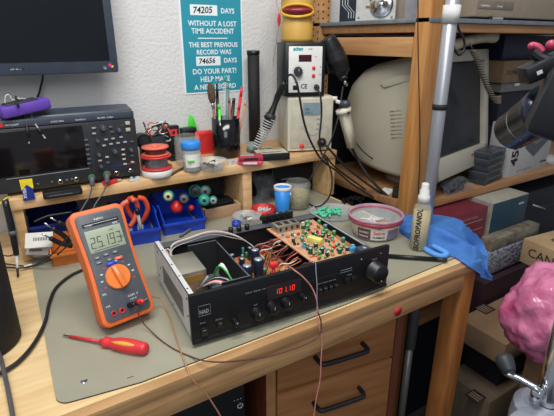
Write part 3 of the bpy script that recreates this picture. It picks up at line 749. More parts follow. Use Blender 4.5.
c = at(176.5, 207, y=1.135); solo(B(mat('ball_red', '#d8302c', .25)).sph(c, .0175, n=24), 'red_ball', 'shiny red ball cap in the right blue bin', 'ball')
c = at(191, 208, y=1.135); solo(B(red).sph(c, .009, n=16), 'red_bead', 'small dark red knob beside the shiny red ball', 'knob')
# wooden tray
t = thing('wooden_tray', 'shallow wooden tray of black parts left of the riser middle panel', 'tray', (.532, 1.15, 0), R(0))
tw = mat('tray_wood', '#a88464', .6, col2='#b89474', stretch=(2, 10, 10), scale=6)
for n_, a in (('front', (-.058, .060, 0, .006, 0, .035)), ('back', (-.058, .060, .17, .176, 0, .035)), ('side', (-.058, -.052, .006, .17, 0, .035)), ('side', (.054, .060, .006, .17, 0, .035)), ('bottom', (-.052, .054, .006, .17, 0, .004))):
    B(tw).box(*a, bev=.0005).build(n_, t)
b = B(black); b.box(-.045, .048, .02, .07, 0, .04, bev=.004).box(-.03, .03, .02, .07, .04, .046, bev=.002)
tag(b.build('black_brick', loc=(.532, 1.15, .0045)), 'black power brick lying in the front of the wooden tray', 'power supply')
b = B(blackm); b.box(-.048, .048, .09, .155, 0, .115, bev=.004); b.m(ink).box(-.03, .03, .0895, .09, .03, .08)
tag(b.build('black_unit', loc=(.532, 1.15, .0045)), 'taller black unit standing at the back of the wooden tray', 'box')
# white tags and black bits in left bin
b = B(paper); b.box(-.030, .030, -.001, .001, -.018, .018, M=RX(-38) @ RZ(0)); b.m(ink)
for i in range(9): b.box(-.012+.0035*i, -.0105+.0035*i, -.0016, -.001, -.002, .006, M=RX(-38))
c = at(39, 240, y=1.105); tag(b.build('price_card', loc=c, rotz=R(-22)), 'white card with a bar code lying over the leftmost blue bin', 'card')
b = B(paper); b.box(-.026, .026, -.001, .001, -.012, .012, M=RX(-50)); c = at(38, 250, y=1.12); b.m(ink_grey).box(-.02, .01, -.0014, -.001, -.004, .002, M=RX(-50))
tag(b.build('paper_slip', loc=c, rotz=R(-30)), 'smaller crumpled white slip below the bar code card', 'paper')
for k, (A, lab) in enumerate((([(52, 228), (64, 236), (70, 243)], 'upper black handled pick in the orange bin'), ([(50, 238), (60, 243), (72, 246)], 'lower black handled pick in the orange bin'), ([(58, 222), (68, 228), (74, 238)], 'black pick nearest the multimeter in the orange bin'))):
    pts = [at(x, y, y=1.075) for x, y in A]; b = B(black); b.tube(pts, .006, 8); b.m(chrome).cyl(pts[0], pts[0]+(pts[0]-pts[1]).normalized()*.02, .002, n=8)
    solo(b, 'pick_tool', lab, 'tool', 'picks in the orange bin')
b = B(black); b.tube([at(x, y, y=1.11) for x, y in ((72, 212), (60, 214), (48, 216), (38, 220), (34, 222))], .0025, 7)
solo(b, 'black_lead', 'black lead lying across the bins under the riser', 'cable')
# items right of the middle panel
c = at(272, 214, z=0)
t = thing('screw_dish', 'round red plastic lid filled with metal screws beside the blue cup', 'lid', (.653, 1.121, 0))
B(red).lathe([(0, 0), (.033, 0), (.036, .003), (.037, .018), (.0345, .018), (.033, .004), (0, .004)], n=32).build('dish', t)
b = B(steel)
for k in range(30):
    a = random.uniform(0, 6.28); r = random.uniform(0, .022); b.cyl((r*math.cos(a), r*math.sin(a), .005), (r*math.cos(a)+random.uniform(-.01, .01), r*math.sin(a)+random.uniform(-.01, .01), .012+random.random()*.004), .0025, n=6)
o = b.build('screws', t); o['kind'] = 'stuff'
t = thing('blue_cup', 'bright blue tapered plastic cup with a white diamond mark', 'cup', (.700, 1.084, 0))
B(cyan).lathe([(0, 0), (.0175, 0), (.019, .002), (.0262, .084), (.0242, .084), (.017, .004), (0, .004)], n=28).build('body', t)
b = B(white); b.lathe([(.0262, .079), (.0270, .080), (.0270, .089), (.0255, .090), (.0245, .082)], n=28); b.build('rim', t)
b = B(white); b.lathe([(.0180, -.0), (.0190, .0005), (.0196, .006), (.0190, .006)], n=28); b.build('foot_ring', t)
b = B(white); b.prism([(-.006, .066), (0, .059), (.006, .066), (0, .073)], -.0272, -.0255, 'xz', M=RZ(35)); b.build('diamond_mark', t)
c = at(294, 211, z=0)
jar('glass_jar', 'glass jar half full of brass coloured pins behind the blue cup', 'jar', (.772, 1.108, 0), .040, .088, clear, None, 0, (seeds, .060))
# plastic bag and black devices behind
b = B(bagmat); b.grid([[(.64, 1.20, .0), (.67, 1.19, .04), (.66, 1.20, .085), (.65, 1.23, .10)], [(.67, 1.18, .0), (.70, 1.17, .05), (.69, 1.18, .09), (.68, 1.22, .105)], [(.72, 1.19, .0), (.73, 1.18, .04), (.73, 1.19, .09), (.72, 1.23, .10)], [(.75, 1.22, .0), (.76, 1.2, .04), (.75, 1.22, .08), (.74, 1.24, .095)]], thick=.001)
solo(b, 'plastic_bag', 'clear crumpled plastic bag under the riser behind the red lid', 'bag')
t = thing('black_device', 'black electronic device under the right end of the riser', 'device', (.83, 1.27, 0))
B(black).box(-.085, .085, -.05, .09, .004, .105, bev=.004).build('case', t)
b = B(panel_black); b.box(-.08, .08, -.054, -.049, .01, .10, bev=.002); b.m(ltgrey).box(-.075, .075, -.0548, -.054, .022, .0235); b.m(ink_grey).box(-.05, -.01, -.0548, -.054, .06, .064); b.build('front_panel', t)
for x in (-.07, .07): B(rubber).box(x-.01, x+.01, -.04, .08, 0, .005).build('foot', t)
b = B(blackm); b.box(-.03, .03, -.03, .03, 0, .118, bev=.005)
tag(b.build('black_canister', loc=(.705, 1.30, 0)), 'dark block standing behind the jar under the riser', 'box')
# glass dish with metal bits and blue tape just behind amplifier
c = at(246, 224, z=0)
t = thing('glass_dish', 'small clear dish of metal bits behind the amplifier', 'dish', (c.x+.016, c.y+.022, 0))
B(clearw).lathe([(0, .001), (.036, 0), (.043, .017), (.0445, .018), (.042, .017), (.034, .003), (0, .003)], n=28).build('bowl', t)
for k in range(9):
    a = random.uniform(0, 6.28); r = random.uniform(0, .024); B([paper, steel, chrome][k % 3]).box(-.008, .008, -.004, .004, 0, .004, bev=.001, M=T(r*math.cos(a), r*math.sin(a), .004+.008*random.random()) @ RZ(random.uniform(0, 180)) @ RY(15)).build('metal_bit', t)
b = B(blue); b.lathe([(.007, 0), (.013, 0), (.013, .012), (.007, .012), (.007, 0)], n=22); c = at(237, 226, z=0)
tag(b.build('blue_tape', loc=(c.x, c.y+.004, 0)), 'small blue tape roll at the left of the glass dish', 'tape')
# clear lid with mint green pieces and black pieces
c = at(333, 214, z=0)
t = thing('clear_tray', 'round clear plastic lid carrying mint green and black pieces', 'tray', (c.x, c.y, 0))
LC = Vector(t.location)
B(clearw).lathe([(0, .001), (.066, 0), (.071, .008), (.073, .009), (.070, .010), (.065, .003), (0, .003)], n=36).build('dish', t)
for k in range(46):
    a = random.uniform(0, 6.28); r = .047*math.sqrt(random.random()); x = -.016+r*math.cos(a)*.95; y = .004+r*math.sin(a)*.7
    B(mint).tube([(-.007, 0, 0), (0, .002, .003), (.007, 0, 0)], .0035, 6, sub=2, M=T(x, y, .006+.012*random.random()*(1-r/.06)) @ RZ(random.uniform(0, 360)) @ RX(random.uniform(-30, 30))).build('mint_piece', t)
c = at(354, 202, z=.0)
b = B(black)
for k in range(22):
    a = random.uniform(0, 6.28); r = .035*math.sqrt(random.random()); b.box(-.008, .008, -.003, .003, 0, .006, bev=.001, M=T(r*math.cos(a)*1.3, r*math.sin(a)*.7, .000+.003*(k % 4)) @ RZ(random.uniform(0, 180)))
o = tag(b.build('black_clips', loc=(c.x, c.y+.005, 0)), 'heap of small black clips behind the mint green pieces', 'clips', kind='stuff')

# hummus tub
c0 = (.832, .822, 0)
t = thing('food_tub', 'round clear dip tub with a red lid rim, holding white sticks', 'tub', c0)
B(clearw).lathe([(0, .001), (.056, 0), (.061, .004), (.068, .044), (.069, .052), (.067, .052), (.059, .005), (0, .004)], n=48).build('body', t)
B(lip_red).lathe([(.0685, .0435), (.073, .044), (.0745, .050), (.0735, .0545), (.069, .0555), (.068, .052)], n=48).build('rim_band', t)
B(mat('rim_clear', '#c8a0b4', .2, alpha=.55)).lathe([(.0690, .0555), (.0745, .056), (.076, .060), (.072, .063), (.069, .061), (.068, .056)], n=48).build('lid_rim', t)
def arcpatch(b, a0, a1, z0, z1, r0, r1, n=12, off=.0008):
    vs = []
    for i in range(n+1):
        a = R(a0+(a1-a0)*i/n); vs.append([b.bm.verts.new(((r0+off)*math.cos(a), (r0+off)*math.sin(a), z0)), b.bm.verts.new(((r1+off)*math.cos(a), (r1+off)*math.sin(a), z1))])
    for p, q in zip(vs, vs[1:]):
        f = b.bm.faces.new((p[0], q[0], q[1], p[1])); f.material_index = b.cur
def tubR(z): return .061+.007*(z-.004)/.04
b = B(label_r); arcpatch(b, -176, -143, .007, .038, tubR(.007), tubR(.038)); b.m(paper); arcpatch(b, -143, -104, .007, .038, tubR(.007), tubR(.038)); b.m(mat('label_violet', '#80789c', .5)); arcpatch(b, -104, -70, .007, .036, tubR(.007), tubR(.036))
def curved(txt, size, a0, z, m, sh=0):
    b.m(m); n0 = len(b.bm.verts); b.text(txt, size, Matrix(), .0001, shear=sh, bold=.0002); b.bm.verts.ensure_lookup_table()
    for v in b.bm.verts[n0:]:
        zz = z+v.co.y; r = tubR(zz)+.0014+v.co.z; a = R(a0)+v.co.x/r; v.co = Vector((r*math.cos(a), r*math.sin(a), zz))
curved('Sabra', .0145, -139, .0235, redbr, .25); curved('HUMMUS', .0078, -139, .0125, ink); curved('CLASSIC', .0075, -172, .025, paper); curved('hummus', .0075, -172, .014, paper)
b.build('label', t)
for k, (x, y, a, l, z) in enumerate(((.0, .0, 15, .05, .044), (-.01, .012, 120, .05, .047), (-.015, -.01, 60, .045, .05), (.02, .015, -20, .04, .042), (.0, -.02, 5, .05, .04), (-.02, .01, 160, .042, .043), (.0, .02, 35, .05, .045))):
    B(white).box(-l/2, l/2, -.003, .003, -.001, .001, bev=.0004, M=T(x, y, z-.006) @ RZ(a) @ RY(6)).build('white_stick', t)
b = B(mat('beige_contents', '#a89a78', .6, col2='#c0b89a', scale=60)); b.lathe([(0, .02), (.03, .026), (.059, .022), (.0585, .006), (0, .006)], n=32); b.build('contents', t)
b = B(ink); b.box(-.03, -.005, -.03, -.005, .028, .036, bev=.002, M=RZ(20)); b.build('black_part', t)

# isopropanol bottle
t = thing('spray_bottle', 'clear spray bottle lettered ISOPROPANOL with white cap before the blue cloth', 'bottle', (.860, .692, 0))
B(mat('bottle_clear', '#c8c4b0', .15, alpha=.35)).lathe([(0, 0), (.0205, 0), (.0222, .003), (.0222, .108), (.019, .118), (.0125, .126), (.0125, .13), (0, .13)], n=30).build('body', t)
B(liquid).lathe([(0, .003), (.0195, .004), (.0205, .105), (0, .106)], n=26).build('liquid', t)
b = B(paper); n0 = 0
def bt(txt, size, a0, zc):
    n0 = len(b.bm.verts); b.text(txt, size, Matrix.Rotation(PI/2, 4, 'Z'), .0001, bold=.0005, sx=.92); b.bm.verts.ensure_lookup_table()
    for v in b.bm.verts[n0:]:
        r = .0230+v.co.z; a = R(a0)+v.co.x/r; v.co = Vector((r*math.cos(a), r*math.sin(a), zc+v.co.y))
b.m(ink); bt('ISOPROPANOL', .0180, -140, .004)
b.build('lettering', t)
b = B(white); b.lathe([(0, .126), (.0145, .126), (.0145, .143), (.0115, .146), (.0115, .158), (.009, .161), (.009, .172), (.0075, .175), (0, .175)], n=24); b.build('spray_cap', t)

# blue cloth over the corner
G = [
 [at(400, 232, z=.004), at(399, 226, z=.020), at(400, 219, z=.022), at(402, 212, z=.004)],
 [at(418, 244, z=.004), at(420, 235, z=.030), at(424, 224, z=.036), at(430, 215, z=.012)],
 [at(436, 252, z=.003), at(440, 240, z=.026), at(443, 228, z=.046), at(450, 217, z=.014)],
 [at(447, 255, z=.003), at(450, 246, z=.014), at(457, 235, z=.036), at(463, 223, z=.008)],
 [at(457, 258, z=.003), at(462, 251, z=.010), at(468, 240, z=.020), at(474, 231, x=.965)],
 [at(468, 266, y=.562), at(473, 261, z=.006), at(479, 250, x=.945), at(484, 242, x=.968)],
 [at(479, 273, y=.556), at(482, 269, y=.560), at(485, 262, x=.952), at(487, 254, x=.966)],
 [at(485.5, 277.5, y=.556), at(487, 275.5, y=.558), at(488.5, 271, x=.950), at(489.5, 267, x=.956)],
 [at(491, 281.5, y=.556), at(491.3, 281, y=.557), at(491.6, 280.5, y=.558), at(492, 280, y=.559)]]
rr = random.Random(3)
for row in G:
    for p in row: p.z -= .004*(p.z > .015)
for i_ in (1, 2, 3, 4, 5):   # a raised crease running along the cloth
    G[i_].insert(2, (G[i_][1]+G[i_][2])/2+Vector((-.004, -.006, .012)))
    G[i_].insert(4, (G[i_][3]+G[i_][4])/2+Vector((.0, .004, -.012)))
for i_ in (0, 6, 7, 8):
    G[i_].insert(2, (G[i_][1]+G[i_][2])/2); G[i_].insert(4, (G[i_][3]+G[i_][4])/2)
b = B(clothblue); b.grid(G, sub=10, thick=.0022)
from mathutils import noise as nz_
fold = Vector((-.3, -.6, .74)).normalized()
for v in b.bm.verts:
    c = v.co; u_ = (c.x-.9)*.8-(c.y-.7)*.35+c.z*.2; w_ = (c.x-.9)*.45+(c.y-.7)*.9
    k_ = (.5-abs(nz_.noise(Vector((u_*7, w_*26, 1.3)))*2.2))*.013+nz_.noise(Vector((u_*30, w_*40, 5)))*.005
    v.co += fold*(k_ if c.z < .012 and c.x < .93 and k_ < 0 else k_)*(1 if not (c.z < .006 and c.x < .935) else .15)
    if v.co.x < .935 and v.co.y > .566 and v.co.z < .0005: v.co.z = .0005+.0015*nz_.noise(c*40)**2
b.tube([at(433, 246, z=.012), at(441, 250, z=.012), at(447, 254, z=.008), at(440, 256, z=.006), at(430, 252, z=.007), at(424, 248, z=.007)], .0065, 10)
solo(b, 'microfibre_cloth', 'bright blue microfibre cloth draped over the right corner of bench', 'cloth')

# long black pen at right
a0, a1 = at(388, 256, z=.006), at(447, 260, z=.006)
t = thing('black_pen', 'long black stick lying behind the amplifier right corner', 'pen', tuple(a0))
d = a1-a0; B(black).cyl((0, 0, 0), d*.82, .0055, n=14).build('barrel', t); B(dkgrey).cyl(d*.82, d, .006, .005, n=14).build('cap', t)

# screwdriver
s0, s1 = at(64, 335.5, z=.0035), at(147, 349, z=.012)
t = thing('screwdriver', 'red and yellow insulated screwdriver lying on the grey mat', 'screwdriver', tuple(s1))
d = s0-s1; 
B(screw_r).cyl(d*.53, d*.93, .0028, .0026, n=14).build('insulated_shaft', t)
B(chrome).cyl(d*.93, d*1.0, .0018, n=10).box(-.002, .002, -.0006, .0006, -.003, .003, M=T(*(d*1.0))).build('tip', t)
L_ = d.length
b = B(screw_r); b.tube([d*(i/24*.54) for i in range(25)], lambda q: .0125*(1-.0*q)*(.55 if q > .95 else 1)*(.78+.22*math.sin(PI*min(1, q*1.25)))*(.86 if .70 < q < .80 else 1)*(.75 if q < .02 else 1), 18, smooth=False)
b.build('handle', t)
b = B(screw_y)
q_ = d.normalized()
for k in range(3):
    e = Matrix.Rotation(2*PI*k/3+.5, 3, q_) @ q_.orthogonal().normalized()
    b.tube([d*(.08+.30*i/8)+e*(.0085+.0018*math.sin(PI*i/8)) for i in range(9)], lambda q: .0042*math.sin(PI*(.12+.76*q)), 10, smooth=False)
b.build('grip_inlay', t)

# ------------------------------------------------------------------ multimeter
dm = thing('multimeter', 'orange and grey digital multimeter propped upright reading 25.193', 'multimeter', (.1465, .733, .0))
yawd, tilt = .105, 1.07
MD = T(0, 0, .021) @ Matrix.Rotation(yawd, 4, 'Z') @ Matrix.Rotation(tilt, 4, 'X') @ Matrix.Rotation(.028, 4, 'Z')       # local: x across, y up the face, z out of the face
W2, LH = .0495, .217
def rrect(x0, x1, y0, y1, r, waist=0, n=6):
    o = []
    for cx, cy, a in ((x1-r, y0+r, -90), (x1-r, y1-r, 0), (x0+r, y1-r, 90), (x0+r, y0+r, 180)):
        for i in range(n+1):
            t_ = R(a+90*i/n); o.append((cx+r*math.cos(t_), cy+r*math.sin(t_)))
    return o
def waisted(pts, k=.05):
    return [(x*(1-k*math.sin(PI*max(0, min(1, (y-.03)/.16)))), y) for x, y in pts]
def densify(pts, n=8):
    o = []
    for a, c in zip(pts, pts[1:]+pts[:1]):
        k = n if math.hypot(a[0]-c[0], a[1]-c[1]) > .03 else 1
        for i in range(k): o.append((a[0]+(c[0]-a[0])*i/k, a[1]+(c[1]-a[1])*i/k))
    return o
out = waisted(densify(rrect(-W2, W2, 0, LH, .014)), .07)
b = B(orange); b.prism(out, -.045, -.002, 'xy', bev=.005); b.bm.transform(MD); b.build('holster', dm)
inn = waisted(densify(rrect(-W2+.008, W2-.008, .009, LH-.009, .009)), .07)
gm = mat('meter_grey', '#4c5158', .45)
b = B(gm); b.prism(inn, -.004, .0012, 'xy', bev=.0012)
b.m(blackm).box(-.033, .033, .184, .191, .001, .0016, bev=.0003)
b.m(ink_white).box(-.03, .03, .1875, .1882, .0016, .0018)
b.m(ink_white).text('Agilent', .006, T(-.010, .194, .0014)); b.text('U1252B', .0035, T(-.028, .1795+.0055, .0018)); b.text('RMS', .005, T(.02, .179, .0014))
# dial marks
for i in range(10):
    a = R(205-25*i); b.m(ink_white if i % 3 else redbr).box(.029*math.cos(a)-.0022, .029*math.cos(a)+.0022, .083+.029*math.sin(a)-.001, .083+.029*math.sin(a)+.001, .0011, .0016)
b.m(ink_white); b.text('VA', .006, T(-.036, .058, .0014)); b.text('mA', .0055, T(-.036, .049-.013, .0014)); b.text('COM  V', .0055, T(.006, .041, .0014)); b.text('CAT III', .004, T(.008, .0345, .0014))
b.bm.transform(MD); b.build('face', dm)
b = B(lcd); b.box(-.0325, .0325, .136, .1775, .001, .0018, bev=.0006)
b.m(lcd_seg); segs(b, '25.193', T(-.0285, .1435, .0019), .0205, .0085, .0032, .0017)
b.text('k\u03a9', .006, T(.0245, .150, .002)); b.text('~AC', .0055, T(.008, .1685, .002)); b.box(-.025, .02, .1385, .1395, .0018, .002)
b.bm.transform(MD); b.build('display', dm)
for x, y, w, m in ((-.0245, .1265, .0055, grey), (-.008, .128, .0055, grey), (.0085, .128, .0055, grey), (-.0245, .1175, .0055, grey), (-.005, .1175, .0045, grey), (.0115, .1155, .0075, salmon)):
    b = B(m); b.box(x-w, x+w, y-.0028, y+.0028, .0005, .003, bev=.001); b.m(ink_white).box(x-w*.5, x+w*.5, y-.0004, y+.0004, .003, .0031); b.bm.transform(MD); b.build('button', dm)
b = B(blue); b.lathe([(0, .0005), (.0098, .0005), (.0095, .003), (.0, .0036)], n=24, sy=.45, M=T(-.004, .109, 0)); b.bm.transform(MD); b.build('blue_button', dm)
b = B(mat('dial_orange', '#e07a34', .45)); b.lathe([(0, 0), (.0225, 0), (.0225, .003), (.021, .005), (0, .0055)], n=36, M=T(0, .083, .001)); b.box(-.0045, .0045, -.021, .021, .003, .013, bev=.002, M=T(0, .083, .001) @ RZ(12)); b.m(ink_white).box(-.0006, .0006, .004, .019, .013, .0133, M=T(0, .083, .001) @ RZ(12)); b.bm.transform(MD); b.build('rotary_dial', dm)
JK = [(-.026, .0225, blackm), (-.011, .0225, blackm), (.004, .0265, blackm), (.0195, .0265, blackm)]
for x, y, m in JK:
    b = B(red if x < 0 else ink); b.lathe([(.003, .001), (.0055, .001), (.0052, .0024), (.003, .0024), (.003, .001)], n=20, M=T(x, y, 0)); b.m(m).cyl((x, y, .0008), (x, y, .0016), .0032, n=14); b.bm.transform(MD); b.build('jack', dm)
b = B(orange_dk); b.box(-.032, .032, .03, .15, -.062, -.046, bev=.004); b.bm.transform(MD); b.build('battery_cover', dm)
b = B(gm); b.tube([MD @ Vector((-.025, .16, -.044)), Vector((-.06, .19, .01)) + Vector((.02, 0, 0)), Vector((.03, .20, .004)), MD @ Vector((.025, .16, -.044))], .004, 8, smooth=False); b.build('tilt_stand', dm)
# plugs (stay with their leads)
dml = Vector(dm.location)
JR = dml + (MD @ Vector((.0195, .0265, .002))); JN = (MD.to_3x3() @ Vector((.15, 0, 1))).normalized()
JB = dml + (MD @ Vector((.004, .0265, .002)))
def lead(name, lab, j, boot, m, pts, r=.0011):
    t = thing(name, lab, 'cable', tuple(j)); o = -Vector(j)
    b = B(boot); b.cyl(j, j+JN*.016, .0048, n=16); b.cyl(j+JN*.016, j+JN*.021, .0048, .0022, n=16); b.bm.transform(Matrix.Translation(o)); b.build('plug', t)
    b = B(m); b.tube([j+JN*.02]+pts, r, 7, sub=10); b.bm.transform(Matrix.Translation(o)); b.build('lead', t)
Z = .0012
lead('test_lead', 'brown lead from the red plug curving over the bench edge', JR, redbr, wire_tan,
     [at(152, 297, z=.035), at(161, 299, z=.02), at(168, 312, z=.008), at(174, 332, z=.003), at(180, 350, z=.002), at(187, 368, z=.002), at(192, 379, y=.566), at(204, 391, y=.562), at(213, 404, y=.560), at(222, 420, y=.558), at(228, 445, y=.556)], .0013)
lead('test_lead', 'dark maroon lead from the black plug running to the drawers', JB, black, wire_br,
     [at(142, 321, z=.02), at(150, 330, z=.006), at(162, 341, z=.002), at(176, 350, z=.002), at(192, 357, z=.0025), at(205, 361, y=.568), at(222, 362, y=.563), at(245, 360, y=.560), at(270, 356, y=.558), at(296, 348, y=.556), at(312, 341, y=.556), at(320, 334, y=.556), at(321, 322, y=.558), at(318, 312, y=.560)], .0012)
# the wires coming out of the amplifier, over its front
b = B(wire_pink); b.tube([at(288, 266, z=.09), at(294, 270, y=.60), at(303, 277, y=.588), at(312, 288, y=.582), at(317, 302, y=.575), at(317, 318, y=.566), at(320, 330, y=.560), at(322, 342, y=.557), at(321, 360, y=.556), at(320, 380, y=.556), at(316, 400, y=.556), at(312, 430, y=.556)], .0013, 7, sub=10)
solo(b, 'pink_wire', 'pink wire leaving the amplifier and hanging down past the drawers', 'wire')
b = B(mat('wire_greyblue', '#787884', .5)); b.tube([at(309, 262, z=.11), at(315, 262, y=.60), at(316, 272, y=.590), at(317, 285, y=.582), at(317, 300, y=.574), at(318, 312, y=.566)], .0010, 7, sub=10)
solo(b, 'grey_wire', 'thin grey wire looping over the amplifier front panel', 'wire')

# ------------------------------------------------------------------ amplifier with its lid off
am = thing('amplifier', 'black hi-fi receiver with its lid off, electronics bare, red 101.10 display', 'amplifier', (.2225, .628, 0), R(-4.4))
AW, AD, BW = .421, .250, .396
b = B(rubber)
for x in (.03, BW-.03):
    for y in (.035, AD-.035): B(rubber).lathe([(0, 0), (.012, 0), (.014, .010), (0, .010)], (x, y, 0), 20).build('foot', am)
cs = B(blackm); cs.box(.002, BW-.002, .006, AD, .010, .0125); cs.build('base_plate', am)
b = B(dkgrey); b.box(.0, BW, AD-.0015, AD, .011, .092); b.m(mat('flange_grey', '#4a4e55', .5)).box(.0, BW, AD-.026, AD, .0905, .092)
b.m(ink_grey).box(.05, .16, AD-.0001, AD+.0006, .03, .06); back = b.build('back_panel', am)
for i in range(5):
    x = .262+.0165*i
    B(black).cyl((x, AD-.004, .100), (x, AD+.012, .100), .0062, .0075, n=14).cyl((x, AD-.012, .100), (x, AD-.004, .100), .0045, n=12).box(x-.0085, x+.0085, AD-.006, AD-.002, .088, .110, bev=.001).build('terminal', am)
for x in (.168, .188, .208): B(black).lathe([(0, 0), (.0055, 0), (.0055, .012), (0, .013)], (x, AD-.018, .092), 14).build('rear_knob', am)
b = B(steel); b.box(0, .0016, .004, AD, .0105, .098); b.box(0, .010, .004, AD, .0965, .098)
b.m(mat('side_patch', '#6e7474', .5, .5)).box(-.0006, 0, .05, .19, .03, .07, bev=.0)  # darker grey rectangle on the outer face
b.m(ink)
for y in (.03, .08, .13, .2): b.cyl((.005, y, .0975), (.005, y, .0984), .0018, n=10)
for y, z in ((.02, .05), (.02, .085), (.225, .03), (.225, .085), (.12, .018), (.21, .055)): b.cyl((-.0007, y, z), (.0003, y, z), .0022, n=10)
b.build('side_panel', am)
b = B(dkgrey); b.box(BW-.0016, BW, .004, AD, .0105, .095); b.m(ltgrey).box(BW-.006, BW, .004, AD, .0935, .095); b.build('side_panel', am)
# front panel with writing and mouldings
b = B(panel_black); b.box(-.003, AW+.003, -.006, .003, .008, .1035, bev=.0012)
b.m(dkgrey).box(.0, AW, -.0068, -.0058, .0158, .0168); b.m(panel_black).box(-.003, AW+.003, -.008, -.006, .008, .015, bev=.0008)
b.m(ink_grey).box(.011, .0325, -.0064, -.006, .0602, .0606).box(.011, .0325, -.0064, -.006, .0798, .0802).box(.011, .0114, -.0064, -.006, .0602, .0802).box(.0321, .0325, -.0064, -.006, .0602, .0802)
b.m(ink_grey).text('NAD', .0100, TF(.0125, -.0063, .0645), sx=.78, bold=.0004)
b.m(ink_grey); b.text('STEREO  RECEIVER  7140', .0036, TF(.098, -.0063, .0795)); b.text('POWER', .003, TF(.012, -.0063, .045)); b.text('SPEAKERS', .003, TF(.04, -.0063, .043)); b.text('BASS', .003, TF(.114, -.0063, .0515)); b.text('TREBLE', .003, TF(.142, -.0063, .0515)); b.text('BALANCE', .003, TF(.171, -.0063, .0525)); b.text('VOLUME', .0035, TF(.378, -.0063, .0795)); b.text('FM  AM  PHONO  VIDEO  TAPE', .003, TF(.250, -.0063, .058)); b.text('TUNING', .003, TF(.318, -.0063, .060))
b.m(ink_white).box(.351, .353, -.0064, -.006, .088, .0895).box(.400, .402, -.0064, -.006, .090, .0915)
b.m(ink).box(.226, .300, -.0064, -.0058, .0695, .0715); b.m(ink_grey).box(.302, .330, -.0064, -.006, .0745, .0755).box(.302, .330, -.0064, -.006, .0695, .0702)
fp_ = b.build('front_panel', am)
b = B(disp_red); b.box(.139, .213, -.0068, -.0055, .0525, .083, bev=.0004); b.m(ink).box(.141, .211, -.0071, -.0066, .055, .081)
b.m(seg_red); segs(b, '101.10', T(.156, -.0073, .063) @ FRONT, .0105, .0055, .0034, .0010, slant=.05); b.build('display', am)
for x, z, w, h in ((.0185, .029, .006, .0085), (.0475, .0345, .005, .006)):
    b = B(black); b.box(x-w, x+w, -.010, -.005, z-h, z+h, bev=.001); b.m(ink_grey).box(x-w*.6, x+w*.6, -.0104, -.0099, z+h*.4, z+h*.5); b.build('button', am)
for x, z in ((.0755, .036), (.1185, .0395), (.149, .0425), (.179, .044), (.2145, .0475)):
    r = .0062 if x in (.0755, .2145) else .0105
    b = B(black); b.lathe([(0, 0), (r*1.1, 0), (r, .003), (r*.92, .014), (r*.7, .0152), (0, .0152)], n=24, M=T(x, -.006, z-.004) @ RX(90)); b.m(ink_white).box(x-.0004, x+.0004, -.0216, -.021, z-.002, z+r*.5-.002); b.build('knob', am)
for i, x in enumerate((.2535, .266, .2785, .291)): b = B(black); b.box(x-.0048, x+.0048, -.011, -.005, .0395, .051, bev=.0012); b.m(ink_grey).box(x-.003, x+.003, -.0114, -.0109, .048, .0485); b.build('button', am)
for x in (.318, .333): B(black).box(x-.0062, x+.0062, -.0115, -.005, .0435, .057, bev=.0012).build('button', am)
b = B(black); b.lathe([(0, 0), (.0235, 0), (.0235, .002), (.0205, .004), (.0195, .021), (.016, .0235), (0, .0235)], n=40, M=T(.388, -.006, .0545) @ RX(90)); b.m(ink_white).cyl((.388, -.0293, .041), (.388, -.0298, .041), .0012, n=10); b.build('volume_knob', am)
# silver shield can
b = B(canmetal); b.box(.006, .066, .108, .197, .030, .084, bev=.001); b.m(mat('sticker_brown', '#8a6a30', .6)).box(.012, .060, .1072, .108, .062, .076); b.build('shield_can', am)
# black divider tray
b = B(blackm); b.box(.070, .128, .036, .0375, .013, .088); b.box(.124, .1255, .0375, .215, .013, .088); b.box(.060, .1255, .207, .2085, .013, .092)
b.box(.068, .0695, .0375, .207, .013, .05); b.m(grey).box(.070, .128, .0355, .038, .088, .089).box(.1235, .126, .038, .207, .088, .089).box(.060, .1235, .2065, .209, .092, .093)
b.box(.070, .1235, .0376, .207, .0126, .014); b.build('divider', am)
# low circuit board in the middle and left
lb = B(pcb2); lb.box(.13, .262, .02, .222, .030, .032); low = lb.build('lower_circuit_board', am)
B(pcb2).box(.006, .066, .012, .10, .030, .032).build('side_circuit_board', am)
rnd = random.Random(11)
def cap(x, y, z, r, h, m, par, top=ltgrey):
    c = B(m); c.lathe([(0, 0), (r, 0), (r, h-.001), (r*.93, h), (r*.9, h), (0, h)], (x, y, z), 16); c.m(top).cyl((x, y, z+h), (x, y, z+h+.0004), r*.78, n=14); return c.build('capacitor', par)
for x, y, h, r in ((.142, .085, .052, .0105), (.170, .092, .056, .0105), (.186, .142, .052, .0095), (.158, .148, .035, .006), (.150, .185, .03, .006), (.20, .20, .03, .006)):
    cap(x, y, .032, r, h, mat('cap_navy', '#1c2438', .35), low, mat('cap_top', '#b8bcc4', .4, .5))
for k in range(26):
    x, y = rnd.uniform(.145, .255), rnd.uniform(.03, .215)
    cap(x, y, .032, rnd.uniform(.003, .005), rnd.uniform(.012, .028), rnd.choice([navy, green, brown, redbr, teal]), low)
for k in range(20):
    x, y = rnd.uniform(.14, .25), rnd.uniform(.03, .215); B(rnd.choice([copper, salmon, yellowb, paper, red])).box(-.006, .006, -.0025, .0025, 0, .008, bev=.0006, M=T(x, y, .032) @ RZ(rnd.choice((0, 90, 30)))).build('component', low)
# heap of orange insulated coils near the front of the lower board
for k in range(7):
    x, y = rnd.uniform(.20, .25), rnd.uniform(.04, .13); b = B(rnd.choice([mat('coil_orange', '#c8763a', .5), pcb])); b.lathe([(.004, 0), (.009, 0), (.009, .010), (.004, .010), (.004, 0)], (x, y, .033+.012*(k % 2)), 16); b.build('coil', low)
